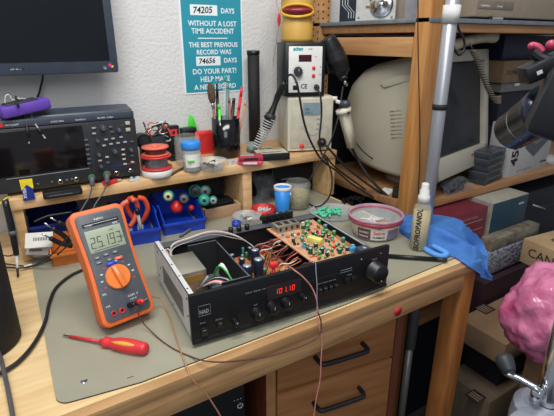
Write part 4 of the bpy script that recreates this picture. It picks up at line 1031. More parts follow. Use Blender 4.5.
# raised main board on the right
mb = B(pcb); mb.prism([(.254, .222), (.260, .016), (.358, .024), (.380, .222)], .086, .088, 'xy'); mb.m(mat('board_edge', '#d8a080', .6)).prism([(.2535, .222), (.2595, .016), (.2615, .016), (.2555, .222)], .0855, .0884, 'xy')
main = mb.build('main_circuit_board', am)
b = B(pcb2); b.prism([(.352, .012), (.384, .012), (.388, .222), (.372, .222)], .080, .082, 'xy'); b.build('edge_circuit_board', am)
b = B(canmetal); b.box(.262, .322, .185, .217, .088, .104, bev=.0008); b.m(blackm)
for x in (.270, .289, .308): b.box(x-.001, x+.010, .192, .210, .1038, .1044)
for x in (.268, .283, .298, .312): b.box(x, x+.005, .1844, .185, .092, .1)
b.build('tuner_can', main)
b = B(mat('film_yellow', '#d8cf70', .5)); b.box(-.017, .017, -.008, .008, .088, .101, bev=.002, M=T(.312, .105, 0) @ RZ(-65)); b.build('film_capacitor', main)
placed = [(.292, .20, .035), (.312, .105, .02)]
def free(x, y, r):
    for a, c, q in placed:
        if (a-x)**2+(c-y)**2 < (q+r)**2: return False
    placed.append((x, y, r)); return True
n_ = 0; tries = 0
while n_ < 58 and tries < 3000:
    tries += 1; y = rnd.uniform(.03, .215); x = rnd.uniform(.268, .352+.02*(y/.25)); r = rnd.choice((.0022, .0028, .0032, .0038, .0048))
    if x > .355+.05*(y-.03)/.2 or not free(x, y, r*1.1): continue
    cap(x, y, .088, r, r*rnd.uniform(1.8, 2.8), rnd.choice([green, teal, green, navy, dkgrey, mat('cap_green_dk', '#1c5a3c', .4)]), main, mat('cap_top_green', '#a8c8b0', .4, .3)); n_ += 1
for k in range(95):
    y = rnd.uniform(.03, .215); x = rnd.uniform(.266, .35+.02*(y/.25))
    if not free(x, y, .0022): continue
    m = rnd.choice([paper, salmon, brown_lt, ink, ink, red, copper, mat('resistor_blue', '#4a8ab8', .5)])
    if rnd.random() < .5: B(m).cyl((-.004, 0, .0900), (.004, 0, .0900), .0016, n=8, M=T(x, y, 0) @ RZ(rnd.choice((0, 90)))).build('resistor', main)
    else: B(m).box(-.003, .003, -.0018, .0018, .088, .094, bev=.0006, M=T(x, y, 0) @ RZ(rnd.choice((0, 90, 45)))).build('transistor', main)
for x, y in ((.372, .05), (.376, .09), (.379, .13), (.382, .17), (.384, .20)):
    cap(x, y, .082, .0045, .011, rnd.choice([green, teal]), am)
b = B(mat('blue_trimmer', '#3a90c8', .45)); b.box(.352, .366, .028, .038, .088, .098, bev=.001); b.build('trimmer', main)
b = B(slate); b.box(.362, .389, .005, .030, .083, .099, bev=.002); b.m(ltgrey).box(.372, .378, .012, .018, .099, .101); b.build('volume_control', am)
# wiring
wc = [paper, salmon, wire_br, mat('wire_white', '#cfc8b8', .5), wire_pink, maroon, copper, ink]
for k in range(5):
    o_ = rnd.uniform(-.004, .004); z_ = .084+rnd.uniform(0, .012)
    pts = [(.02+o_, .195, .05), (.025+o_, .214+o_, z_), (.07, .222+o_, z_+.008), (.12, .222+o_*2, z_+.012), (.165, .214+o_, z_), (.20, .195+o_*3, .07), (.215+o_, .16, .045)]
    B([paper, paper, salmon, mat('wire_white', '#cfc8b8', .5), ltgrey][k % 5]).tube(pts, .0010, 6).build('wire', am)
for k in range(6):
    o_ = rnd.uniform(-.008, .008)
    B(wc[k]).tube([(.03+o_, .20, .06), (.022+o_, .222, .088), (.012, .21+o_, .078), (.014, .19, .05)], .0013, 6).build('wire', am)
for k in range(7):
    o_ = rnd.uniform(-.01, .01)
    B([redbr, salmon, paper, ink, ltgrey, paper, ink][k]).tube([(.05+o_, .10, .05), (.072+o_*.5, .075+o_, .075), (.09+o_, .055+o_, .07), (.06, .035+o_, .06), (.03+o_, .05, .05)], .0016, 6).build('wire', am)
for k in range(5):
    o_ = rnd.uniform(-.006, .006)
    B([paper, ltgrey, paper, green, paper][k]).tube([(.085+o_, .13, .03), (.095+o_, .11+o_, .085), (.105, .075+o_, .065), (.11+o_, .055, .03)], .0018, 6).build('wire', am)
B(ltgrey).tube([(.040, .09, .05), (.052, .06, .094)], .0022, 8, smooth=False).build('grey_sleeve', am)
b = B(dkgrey); b.sph((.05, .035, .062), .016, 1.6, 1, .8); b.build('cable_tie_bundle', am)
for k in range(26):
    a, c = rnd.uniform(.19, .235), rnd.uniform(.05, .20)
    B(rnd.choice([wire_br, copper, wire_pink, maroon, salmon, mat('wire_orange', '#c87840', .5), paper])).tube([(a, c, .035), (a+.008, c-.012, .07+rnd.uniform(-.01, .012)), (a+.026, c-.02, .082+rnd.uniform(-.01, .006)), (.252+rnd.uniform(0, .004), c-.01, .075)], .0011, 6).build('wire', am)
b = B(redbr); b.box(.188, .205, .070, .082, .07, .082, bev=.003); b.tube([(.195, .076, .032), (.196, .076, .072)], .004, 8); b.build('red_connector', am)
# loose solder sucker rod leaning on the back
a0, a1 = at(180, 236, z=.006), at(205, 219, z=.010)
b = B(grey); b.tube([a0, a1], .0035, 8, smooth=False); b.m(ink).cyl(a1, a1+(a1-a0)*.2, .002, n=8)
solo(b, 'grey_rod', 'thin dark grey rod lying in front of the right blue bin', 'tool')

# ------------------------------------------------------------------ left edge of the bench
t = thing('speaker', 'black perforated cylindrical speaker at the left edge of the bench', 'speaker', (-.094, .835, -.003))
B(blackm).lathe([(0, 0), (.062, 0), (.066, .004), (.066, .24), (.058, .25), (0, .25)], n=48).build('body', t)
b = B(ink)
for i in range(22):
    for j in range(22):
        a = R(-92+4.2*i); z = .03+.0065*j
        if (i//5) % 2: continue
        d_ = Vector((math.cos(a), math.sin(a), 0)); b.cyl(d_*.0655+Vector((0, 0, z)), d_*.0663+Vector((0, 0, z)), .0016, n=6)
b.build('grille', t)
t = thing('probe_stand', 'small beige block holding tools left of the riser', 'block', (-.072, 1.07, -.003))
B(beige).box(-.03, .025, -.03, .03, 0, .085, bev=.004).build('block', t)
t = thing('desoldering_pen', 'black pointed desoldering pen standing beside the riser leg', 'pen tool', tuple(at(18, 278, z=.0)))
o = -Vector(t.location)
q0, q1, q2, q3 = at(18, 277, z=.001), at(16.5, 255, y=1.09), at(13, 235, y=1.10), at(5, 200, y=1.115)
b = B(black); b.tube([q1, q2, q3], lambda s: .0058+.0020*math.sin(s*2.6), 12); b.m(grey).cyl(q2, q2+(q3-q2)*.12, .0085, n=14); b.bm.transform(Matrix.Translation(o)); b.build('handle', t)
b = B(steel); b.cyl(q0, q1, .0012, .004, 10); b.m(ink).cyl(q0, q0+(q1-q0)*.4, .0022, .003, 8); b.bm.transform(Matrix.Translation(o)); b.build('tip', t)
b = B(yellowb); b.tube([at(10, 197, y=1.130), at(5, 199, y=1.12), at(-3, 208, y=1.11), at(-8, 222, y=1.1)], .0015, 6)
solo(b, 'yellow_wire', 'thin yellow wire at the left end of the riser', 'wire')
b = B(blue_dk); b.tube([at(18, 252, z=.01), at(9, 256, z=.02), at(-4, 253, z=.03)], .0016, 6); solo(b, 'blue_wire', 'thin dark blue wire behind the black pen tip', 'wire')
def cable(pts, r, m, name, lab, cat='cable', group=None, n=8): return solo(B(m).tube(pts, r, n, sub=8), name, lab, cat, group)
z_ = .004
cable([at(96, 262, z=z_), at(84, 269, z=z_), at(70, 276, z=z_), at(56, 288, z=z_), at(49, 304, z=z_), at(45, 322, z=z_), at(35, 342, z=z_), at(20, 360, z=z_), at(2, 372, z=z_), at(-14, 378, z=z_)], .0034, rubber, 'black_cable', 'black cable curving from behind the multimeter to bench left edge')
cable([at(-8, 340, z=z_+.006), at(0, 356, z=z_+.006), at(4, 372, z=z_+.004), at(8, 390, z=z_+.002), at(12, 412, z=z_), at(16, 440, y=.56)], .0034, mat('cable_grey', '#4c4a4e', .5), 'grey_cable', 'grey cable dropping over the bottom left corner of bench')
cable([at(80, 226, y=1.04), at(66, 239, y=1.04), at(50, 256, y=1.05), at(32, 266, z=.006), at(16, 268, z=.006), at(-6, 266, z=.006)], .0017, rubber, 'thin_lead', 'upper thin black lead crossing the orange bin toward the left', n=6)
cable([at(82, 232, y=1.03), at(66, 247, y=1.03), at(50, 260, z=.012), at(32, 266, z=.004), at(14, 265, z=.004), at(-6, 262, z=.004)], .0017, rubber, 'thin_lead', 'lower thin black lead crossing the orange bin toward the left', n=6)
a0 = at(28, 266, z=.0075); b = B(paper); b.box(-.008, .008, -.003, .003, 0, .0015, M=RZ(4)); tag(b.build('cable_label', loc=(a0.x, a0.y, .0085)), 'tiny white label flag on the thin black leads', 'label')

# ------------------------------------------------------------------ cables around the stations
YC = 1.108
cable([at(285, 82, y=1.17), at(286.5, 77, y=1.15), at(292, 75, y=1.12), at(297, 84, y=1.10), at(300, 100, y=1.10), at(304, 122, y=1.10), at(311, 142, y=1.10), at(322, 160, y=1.10), at(338, 172, y=1.10), at(352, 184, y=1.08), at(375, 198, y=1.03), at(402, 213, y=.93), at(420, 222, y=.9)], .0033, rubber, 'iron_cable', 'black cable arching from the soldering iron over the two stations')
cable([at(317, 88, y=1.10), at(320.5, 97, y=1.09), at(321.5, 115, y=1.095), at(319.5, 138, y=1.10), at(321, 152, y=1.10), at(328, 163, y=1.09), at(332, 178, y=1.08), at(330, 195, y=1.06), at(322, 205, y=1.03), at(313, 206, z=.004), at(306, 198, z=.010), at(309, 182, y=1.09), at(320, 162, y=1.085), at(331, 140, y=1.08), at(338, 118, y=1.08), at(341, 100, y=1.10), at(343, 86, y=1.12)], .0028, rubber, 'station_cable', 'black cable looping down onto the bench from white station socket')
cable([at(325.5, 145, y=1.108), at(330, 150, y=1.09), at(345, 166, y=1.08), at(366, 183, y=1.05), at(385, 196, y=1.0), at(404, 211, y=.94), at(420, 220, y=.91)], .0036, rubber, 'rework_hose', 'thick black hose from the beige station socket to the right')
cable([at(325, 155, y=1.11), at(335, 167, y=1.12), at(355, 182, y=1.10), at(378, 198, y=1.04), at(401, 214, y=.96), at(415, 222, y=.93)], .003, rubber, 'lower_cable', 'lowest black cable of the bundle running right behind the tub')
cable([at(352, 148, y=1.07), at(358, 160, y=1.07), at(368, 176, y=1.04), at(383, 192, y=1.0), at(402, 206, y=.95), at(418, 214, y=.92)], .0048, rubber, 'gun_hose', 'thick black hose hanging from the beige desoldering gun')
cable([at(354, 140, y=1.08), at(366, 154, y=1.1), at(384, 164, y=1.08), at(405, 168, y=1.06)], .0022, dkgrey, 'thin_cable', 'thin dark cable sagging against the beige monitor side')
# hot air gun
t = thing('hot_air_gun', 'ribbed black hot air gun hung nozzle down on the pine post', 'hot air gun', tuple(at(330, 42, y=1.16)))
o = Matrix.Translation(-Vector(t.location))
g0, g1, g2, g3 = at(327, 38, y=1.16), at(335, 55, y=1.15), at(341, 68, y=1.14), at(342.5, 76, y=1.135)
b = B(black); b.tube([g0, (g0+g1)/2, g1, (g1+g2)/2, g2, g3], lambda s: .018+.013*math.sin(PI*(.15+.75*s))*(1) - .006*(s > .93), 18); b.bm.transform(o); b.build('handle', t)
b = B(dkgrey)
ax = (g3-g0).normalized()
for k in range(5): c = g1+ax*(.006*k-.01); b.cyl(c, c+ax*.002, .0315, n=22)
b.bm.transform(o); b.build('rib_band', t)
b = B(black); b.cyl(g3, g3+ax*.012, .016, .012, 18); b.bm.transform(o); b.build('collar', t)
b = B(chrome); b.cyl(g3+ax*.012, g3+ax*.034, .006, .005, 14); b.bm.transform(o); b.build('nozzle', t)
b = B(black); c0_, c1_ = at(325, 48, y=1.17), at(329, 72, y=1.18); b.tube([c0_, (c0_+c1_)/2+Vector((-.004, 0, 0)), c1_], .015, 12); b.bm.transform(o); b.build('bracket', t)
t = thing('desoldering_gun', 'beige gun with a black cap hanging right of the rework station', 'gun', tuple(at(345, 108, y=1.08)))
o = Matrix.Translation(-Vector(t.location))
g0, g1 = at(343, 108, y=1.085), at(352, 147, y=1.07); ax = (g1-g0); sd = Vector((.8, -.6, 0)).normalized()
b = B(beige2); b.tube([g0, g0+ax*.15, g0+ax*.5, g1], lambda s: .020-.004*abs(s-.1), 4, smooth=False); 
b.tube([g0+ax*.02, g0+ax*.12], .0245, 12, smooth=False); b.bm.transform(o); b.build('grip', t)
b = B(slate); b.lathe([(0, 0), (.015, 0), (.017, .006), (.015, .016), (0, .018)], at(345, 106, y=1.08), 20); b.bm.transform(o); b.build('cap', t)
b = B(ink); q = at(349, 113, y=1.055); b.cyl(q, q+Vector((-.001, .004, 0)), .0035, n=10); b.bm.transform(o); b.build('screw', t)
b = B(white); b.tube([at(336, 101, y=1.10), at(341, 103, y=1.09)], .006, 10, smooth=False); b.bm.transform(o); b.build('nozzle', t)

# ------------------------------------------------------------------ shelf unit on the right
su = thing('shelf_unit', 'pine shelf unit with perforated rear post right of the bench', 'shelf', (1.5, 1.13, FZ))
si = Matrix.Translation((-1.5, -1.13, -FZ))
def spart(b, name): b.bm.transform(si); return b.build(name, su)
for x in (1.020, 2.35):
    spart(B(wood_post).box(x, x+.055, .87, .92, FZ, .95, bev=.003), 'post')
    b = B(wood_rail); b.box(x, x+.045, 1.345, 1.395, FZ, .95, bev=.003)
    if x < 2:
        b.m(ink)
        for k in range(52):
            z = -.2+.022*k
            b.cyl((x-.0006, 1.357, z), (x+.001, 1.357, z), .0034, n=10).cyl((x-.0006, 1.383, z+.011), (x+.001, 1.383, z+.011), .0034, n=10)
            b.cyl((x+.012, 1.3444, z), (x+.012, 1.346, z), .0034, n=10).cyl((x+.034, 1.3444, z+.011), (x+.034, 1.346, z+.011), .0034, n=10)
    spart(b, 'perforated_post')
spart(B(wood_rail).box(1.018, 1.04, .92, 1.345, .455, .508, bev=.001), 'side_rail')
spart(B(wood_rail).box(1.018, 1.04, .92, 1.345, -.4, -.36, bev=.001), 'side_rail')
for z, n_ in ((.52, 1), (.0, 1), (-.45, 1)):
    spart(B(wood_shelf).box(1.03, 2.40, .875, 1.385, z, z+.024, bev=.001), 'shelf_board')
spart(B(navy2).box(1.058, 2.35, 1.386, 1.394, -.42, .515), 'back_panel')  # added dark sheet: its colour gives the gaps their shade, hiding the white wall
spart(B(mat('shelf_steel', '#8a9098', .4, .6)).box(1.020, 2.40, .868, 1.385, .5445, .556, bev=.0005), 'metal_sheet')

LZ, UZ = .024, .556
# CRT monitor, turned a little and tilted back
t = thing('crt_monitor', 'big beige tube monitor on the shelf with its dark screen facing front', 'monitor', (1.305, .934, LZ), R(13))
TM = T(0, 0, .05) @ RX(-8.5) @ T(0, 0, -.05)
HW = .207
b = B(beige)
secs = []
for y, hw, z0, z1, rr_ in ((.0, HW-.006, .063, .442, .016), (.05, HW-.004, .063, .444, .03), (.12, HW-.008, .066, .440, .045), (.19, HW-.014, .075, .436, .06), (.25, HW-.028, .088, .424, .07), (.31, HW-.050, .102, .398, .085), (.345, HW-.075, .12, .362, .08)):
    ring = []
    for cx, cz, a in ((hw-rr_, z0+rr_*.5, -90), (hw-rr_, z1-rr_, 0), (-hw+rr_, z1-rr_, 90), (-hw+rr_, z0+rr_*.5, 180)):
        ry = rr_*.5 if cz < .25 else rr_
        for i in range(7): tt = R(a+15*i); ring.append(b.bm.verts.new((cx+rr_*math.cos(tt), y, cz+ry*math.sin(tt))))
    secs.append(ring)
for A, C2 in zip(secs, secs[1:]):
    for i in range(len(A)): b.bm.faces.new((A[i], A[(i+1) % len(A)], C2[(i+1) % len(A)], C2[i]))
b.bm.faces.new(secs[0][::-1]); b.bm.faces.new(secs[-1])
bmesh.ops.recalc_face_normals(b.bm, faces=b.bm.faces[:])
b.m(mat('crt_groove', '#98937f', .6))
for k in range(8):
    for j in range(2): b.box(-HW+.0075, -HW+.0105, .085+.022*j, .103+.022*j, .20+.012*k, .2022+.012*k, M=RZ(2))
b.m(beige).prism([(.04, .372), (.135, .358), (.15, .372), (.10, .388), (.04, .390)], -HW+.002, -HW+.010, 'yz', bev=.002)
b.bm.transform(TM); b.build('rear_housing', t)
b = B(beige_dk)
b.box(-HW, -HW+.030, -.03, .001, .058, .448, bev=.003); b.box(HW-.030, HW, -.03, .001, .058, .448, bev=.003)
b.box(-HW, HW, -.03, .001, .412, .448, bev=.003); b.box(-HW, HW, -.03, .001, .058, .125, bev=.003)
b.m(mat('crt_logo', '#a05048', .5)).box(.06, .095, -.0312, -.03, .098, .106)
b.bm.transform(TM); b.build('bezel', t)
b = B(crtscreen); b.grid([[Vector((-HW+.028+(2*HW-.056)*i/4, -.012+(-.010)*math.sin(PI*i/4)*math.sin(PI*j/4), .122+.293*j/4)) for j in range(5)] for i in range(5)], sub=3, thick=.002); b.bm.transform(TM); b.build('screen', t)
b = B(beige_dk); b.lathe([(0, .0), (.10, 0), (.105, .008), (.075, .025), (.07, .058), (0, .058)], (0, .15, 0), 32); b.build('swivel_base', t)

# corded handset on the monitor
t = thing('telephone_handset', 'beige telephone handset with curly cord resting on the tube monitor', 'telephone', (1.24, .98, .484))
b = B(mat('handset_cream', '#a89e88', .5))
o_ = Vector((1.24, .98, .484))
h0, h1 = at(450, 47, y=.925)-o_, at(494, 37, y=.925)-o_
b.tube([h0, h0*.7+h1*.3+Vector((0, 0, .006)), h0*.3+h1*.7+Vector((0, 0, .006)), h1], lambda s: .019-.004*math.sin(PI*s), 12); b.build('handset', t)
b = B(beige_dk); b.box(-.07, .10, -.015, .10, .0, .018, bev=.004, M=RZ(10)); b.build('cradle', t)
cp = [at(x, y, y=.90)-o_ for x, y in ((473, 50), (478, 62), (484, 78), (490, 92), (497, 103), (498, 96))]
def crp(P, tt):
    n_ = len(P)-1; i = min(int(tt*n_), n_-1); f = tt*n_-i
    a, bq, c, d = P[max(i-1, 0)], P[i], P[i+1], P[min(i+2, n_)]
    return .5*((2*bq)+(c-a)*f+(2*a-5*bq+4*c-d)*f*f+(3*bq-a-3*c+d)*f**3)
pts = [crp(cp, i/260)+Vector((math.cos(i*.75)*.009, math.sin(i*.75)*.009, 0)) for i in range(261)]
b = B(mat('cord_tan', '#6c6254', .5)); b.tube([cp[0]+Vector((-.02, 0, .02)), cp[0]], .002, 6, smooth=False); b.tube(pts, .0023, 6, smooth=False); b.build('coiled_cord', t)

# things on the lower shelf, in front of the monitor and beside it
q = at(456, 190, y=.89)
t = thing('bagged_cables', 'black cables in a crumpled clear bag in front of the tube monitor', 'bag', (1.27, .902, LZ))
for k in range(7):
    B(black if k % 2 else dkgrey).tube([(random.uniform(-.055, .045), random.uniform(-.02, .03), random.uniform(.008, .035)) for _ in range(5)], .005, 8).build('cable', t)
b = B(bagmat)
GG = []
for i in range(6):
    row = []
    for j in range(6):
        u, v = i/5, j/5; row.append(Vector((-.075+.150*u, -.026+.055*v, .003+.048*math.sin(PI*min(1, v*1.1))*math.sin(PI*(.15+.7*u))+random.uniform(-.006, .006)*(0 < j < 5))))
    GG.append(row)
b.grid(GG, sub=3, thick=.0008); b.build('bag', t)
q = at(484, 183, y=.88)
for k in range(5):
    dx = (.002, -.003, .003, -.002, .0)[k]
    b = B(mat('case_smoke', '#363b42', .3)); b.box(-.068, .068, -.032, .032, 0, .0228, bev=.0025); b.m(mat('case_edge', '#6a7078', .35)).box(-.065, .065, -.0326, -.032, .0205, .0218).box(-.0686, -.068, -.030, .030, .0205, .0218); b.m(dkgrey).box(-.05, .04, -.0326, -.032, .005, .015)
    pos = ('bottom', 'second lowest', 'middle', 'second highest', 'topmost')[k]
    tag(b.build('tape_case', loc=(1.463+dx, .922, LZ+.001+.0232*k), rotz=R(9+2*(k % 3))), f'dark smoky plastic case, {pos} in the stack beside the tube monitor', 'case', 'smoky cases stacked on the shelf')
# white box lettered 450
q = at(526, 178, y=.90)
t = thing('hardware_box', 'white and black product box lettered 450 on the lower shelf', 'box', (1.562, .897, LZ), R(2))
b = B(mat('box_white', '#a8a8a8', .6, var=.05)); b.box(0, .28, 0, .09, 0, .195, bev=.001); b.m(purple).box(-.0008, 0, .03, .05, .12, .14); b.m(ink)
b.text('450', .060, T(.046, -.0008, .042) @ FRONT @ RZ(90), bold=.0018)
b.m(ink_grey).text('power supply unit', .014, TF(.06, -.0008, .014)); b.m(ink).box(.22, .27, -.001, 0, .028, .033)
b.build('carton', t)
b = B(mat('psu_print', '#4a4e54', .5)); b.prism([(.09, .10), (.16, .06), (.245, .11), (.245, .14), (.16, .175), (.09, .145)], -.0012, -.0003); b.m(mat('psu_print_light', '#6c7076', .5)).prism([(.09, .145), (.16, .105), (.245, .14), (.16, .178)], -.0016, -.0010); b.m(ink).lathe([(0, 0), (.028, 0), (.028, .0004), (0, .0004)], n=20, sy=.6, M=T(.165, -.0018, .142) @ RX(90)); b.build('printed_picture', t)
def plainbox(name, lab, x0, x1, y0, y1, z0, z1, m, deco=None, rot=0):
    t = thing(name, lab, 'box', ((x0+x1)/2, (y0+y1)/2, z0), R(rot)); w, d, h = (x1-x0)/2, (y1-y0)/2, z1-z0
    b = B(m); b.box(-w, w, -d, d, 0, h, bev=.0015); b.build('carton', t)
    if deco:
        b = B(m); deco(b, w, d, h); b.build('label', t)
    return t
def d1(b, w, d, h): b.m(mat('card_text', '#4c3c2c', .8)).text('OLYMPIC AIR', .022, TF(-w+.02, -d-.0006, .028), bold=.0005)
def d2(b, w, d, h): b.m(ink_grey).text('STUDIO', .012, TF(-w+.02, -d-.0006, .014)); b.m(paper).box(-w+.08, -w+.11, -d-.0008, -d, .02, .028)
def d3(b, w, d, h): b.m(paper).prism([(.02, .012), (.052, .02), (.046, .046), (.014, .036)], -d-.0012, -d, 'xz')
plainbox('dark_case', 'black equipment case on shelf with a small tilted white label', 1.60, 1.98, 1.0, 1.25, LZ+.171, .320, navy2, d3)
plainbox('grey_box', 'grey white box with a faint line of print on the dark case', 1.58, 2.0, .99, 1.22, .321, .355, mat('box_grey_d', '#6a6864', .6), d2)
plainbox('brown_carton', 'brown cardboard box with dark print near the top of the shelf gap', 1.56, 2.04, .98, 1.22, .356, .430, mat('card_dim', '#7c6248', .8), d1)
plainbox('large_dark_box', 'large dark box low on the shelf behind white 450 carton', 1.60, 2.0, 1.01, 1.27, LZ, LZ+.17, mat('box_dark', '#1c2230', .6))
plainbox('shelf_gap_fill', 'added dark navy block standing in for the shade behind the tube monitor', 1.47, 1.585, 1.29, 1.37, LZ, .50, navy2)  # invented filler, dark colour in place of the shade behind the monitor
plainbox('upper_gap_fill', 'added flat dark blue block for the shaded gap above the brown box', 1.60, 2.0, 1.02, 1.22, .431, .515, navy)  # filler block too: gap shade under the upper board put into its colour
# transformer left of the post and papers
b = B(black); b.box(-.024, .024, -.015, .015, 0, .03, bev=.003); b.m(dkgrey).box(-.02, .02, -.0155, -.014, .006, .024); b.m(ink_white).box(.024, .0246, -.006, -.002, .012, .02)
q = at(398, 185, z=LZ); tag(b.build('power_adapter', loc=(1.068, .955, LZ), rotz=R(-50)), 'black plug-in power adapter on the lower shelf by the pine post', 'power adapter')
b = B(paper); b.box(-.03, .03, -.02, .02, 0, .002); tag(b.build('paper_scrap', loc=(1.075, 1.02, LZ), rotz=.4), 'white paper scrap lying on the shelf behind the black adapter', 'paper')

# upper shelf contents
t = thing('circuit_card', 'dark blue circuit card with white traces standing on the upper shelf', 'circuit board', (1.043, 1.225, UZ), R(-58))
b = B(mat('card_blue', '#16222e', .4)); b.box(-.03, .03, -.002, .002, 0, .12); b.m(ink_white)
for k in range(3): x = -.022+.009*k; b.box(x, x+.0015, -.0026, -.002, .05, .11); b.prism([(x, .05), (x+.0015, .05), (x+.0235, .028), (x+.022, .028)], -.0026, -.002); b.box(x+.022, x+.0235, -.0026, -.002, .01, .028)
b.build('board', t)
t = thing('mechanism_plate', 'pale grey square mechanism with a round silver motor on the upper shelf', 'mechanism', (1.066, 1.125, UZ), R(-58))
b = B(mat('plate_grey', '#b4b4b0', .5)); b.box(-.062, .062, -.002, .002, 0, .10); b.m(ink_grey)
for x in (-.052, .052):
    for z in (.01, .09): b.cyl((x, -.0026, z), (x, -.002, z), .004, n=12)
b.build('plate', t)
B(chrome).lathe([(0, 0), (.036, 0), (.036, .005), (.030, .008), (.010, .008), (.010, .012), (0, .012)], n=32, M=T(.018, -.002, .045) @ RX(90)).build('motor', t)
b = B(mat('gold_bit', '#a88a50', .4, .5))
for x, z in ((-.02, .06), (-.03, .04), (.0, .03), (.0, .07)): b.box(x, x+.02, -.008, -.002, z, z+.004, bev=.001)
b.build('spring_clip', t)
plainbox('grey_sheet', 'grey flat panel leaning on the upper shelf beside the silver motor plate', 1.085, 1.10, .95, 1.02, UZ, .72, mat('panel_grey', '#8e8e94', .5), rot=10)
plainbox('black_stand', 'thin black bracket next to the post on the upper shelf', 1.10, 1.13, .93, .94, UZ, .70, black)
plainbox('beige_case', 'beige plastic casing behind the post on the upper shelf', 1.13, 1.20, .93, 1.25, UZ, .80, mat('case_beige_dim', '#a89c8c', .6))
t = thing('desktop_computer', 'beige desktop computer case with recessed label lying on upper shelf', 'computer', (1.60, 1.10, UZ))
b = B(mat('pc_beige', '#948674', .55, var=.05)); b.box(-.39, .39, -.225, .25, 0.006, .15, bev=.006); b.build('case', t)
b = B(mat('pc_label', '#7e7264', .5)); q0, q1 = at(478, 9, y=.872), at(515, 2, y=.872); b.box(q0.x-1.6, q1.x-1.6, -.2266, -.2245, q0.z-UZ+.002, q1.z-UZ, bev=.0005); b.m(ink_white).text('Commodore', .008, TF(q0.x-1.6+.012, -.2268, q0.z-UZ+.008)); b.text('Personal', .007, TF(q0.x-1.6+.09, -.2268, q0.z-UZ+.008))
q2 = at(491, 18, y=.873); b.m(ink).cyl((q2.x-1.6, -.2275, q2.z-UZ), (q2.x-1.6, -.224, q2.z-UZ), .0055, n=14); b.build('front_label', t)
B(ltgrey).box(q2.x+.012-1.6, q2.x+.06-1.6, -.2266, -.2245, q2.z-UZ-.003, q2.z-UZ+.003).build('drive_slot', t); B(navy).box(.17, .30, -.2266, -.2245, .05, .12).build('blue_panel', t)
for x in (-.35, .35): B(rubber).box(x-.02, x+.02, -.2, .2, 0, .007).build('foot', t)

# below the lower shelf
t = thing('maroon_box', 'dark red cardboard box sticking out under the lower shelf', 'box', (1.212, .80, -.30))
b = B(maroon); b.box(-.105, .105, 0, .30, 0, .292, bev=.0015); b.build('carton', t)
b = B(mat('maroon_print', '#a87a80', .6)); b.text('ELECTRIC IRON', .012, TF(-.03, -.0006, .262)); b.box(-.05, .09, -.0008, -.0002, .22, .222); b.m(mat('gold_line', '#b08a6a', .5)).box(-.02, .085, -.0008, -.0002, .25, .252); b.build('label', t)
t = thing('teal_box', 'dark teal box with a pale grey top beside the maroon box', 'box', (1.445, .80, -.205))
b = B(mat('teal_dark', '#1c3a4a', .5)); b.box(-.102, .105, 0, .30, 0, .198, bev=.001); b.m(boxbeige).box(-.102, .105, .0, .30, .198, .2, bev=.0005).box(-.1026, -.1019, 0, .30, .08, .2); b.m(ink_white).text('amata', .013, TF(.05, -.0006, .168)); b.build('carton', t)
# foil roll and bubble wrap
b = B(foil); b.box(1.30, 1.58, .755, .80, -.152, -.110, bev=.006, M=None)
solo(b, 'foil_parcel', 'long flat brown silver parcel lying in front of the teal box', 'parcel')
b = B(bubble); b.box(1.29, 1.55, .75, .80, -.238, -.1525, bev=.008)
solo(b, 'bubble_wrap_parcel', 'parcel in grey patterned bubble wrap beneath the brown silver parcel', 'parcel')
plainbox('dark_red_carton', 'near black maroon carton under the bubble wrap parcel', 1.26, 1.62, .73, .795, -.62, -.245, mat('dark_maroon', '#2c1420', .6))
plainbox('floor_gap_fill', 'added large dark block for the shade on the floor beneath the shelf unit', 1.08, 2.3, .90, 1.33, FZ, -.46, navy2)  # added filler so the space below the unit reads as dark as its shade
plainbox('lower_gap_fill', 'added dark navy block for the shaded gap above the bottom shelf board', 1.66, 2.3, .89, 1.33, -.425, -.06, navy2)  # added filler, shade below the lower shelf put into its navy colour
b = B(rubber); b.tube([at(x, y, y=.84) for x, y in ((531, 203), (540, 207), (548, 206), (556, 202))], .004, 8); b.m(ltgrey).tube([at(533, 205, y=.835), at(545, 209, y=.835)], .003, 6, smooth=False)
solo(b, 'silver_lead', 'short black and silver lead hanging before the added dark block', 'cable')

# cartons at the right
t = thing('marked_carton', 'brown carton with big black handwritten letters behind the pink bag', 'box', (0, 0, 0))
c = at(524, 238, r=1.6); ang = R(-7)
t.location = (c.x, c.y, c.z-.080); t.rotation_euler.z = ang
# local +x runs along the top edge away to the right, local -y is hidden: the written side faces left (-x)
b = B(brown_lt); b.box(0, .34, -.30, 0, 0, .080, bev=.0015); b.m(mat('tape_brown', '#8a6a44', .5)).box(.0, .34, -.24, -.20, .0801, .0806); b.build('carton', t)
b = B(mat('marker_ink', '#2c221e', .7)); b.text('CANON', .040, T(-.0010, -.022, .030) @ RZ(-90) @ RX(90), bold=.0); b.build('handwriting', t)
b = B(mat('marker_ink', '#2c221e', .7)); b.text('C', .045, T(.05, -.05, .0812) @ RZ(-60), bold=.0); b.build('handwriting', t)
MC = Vector(t.location)
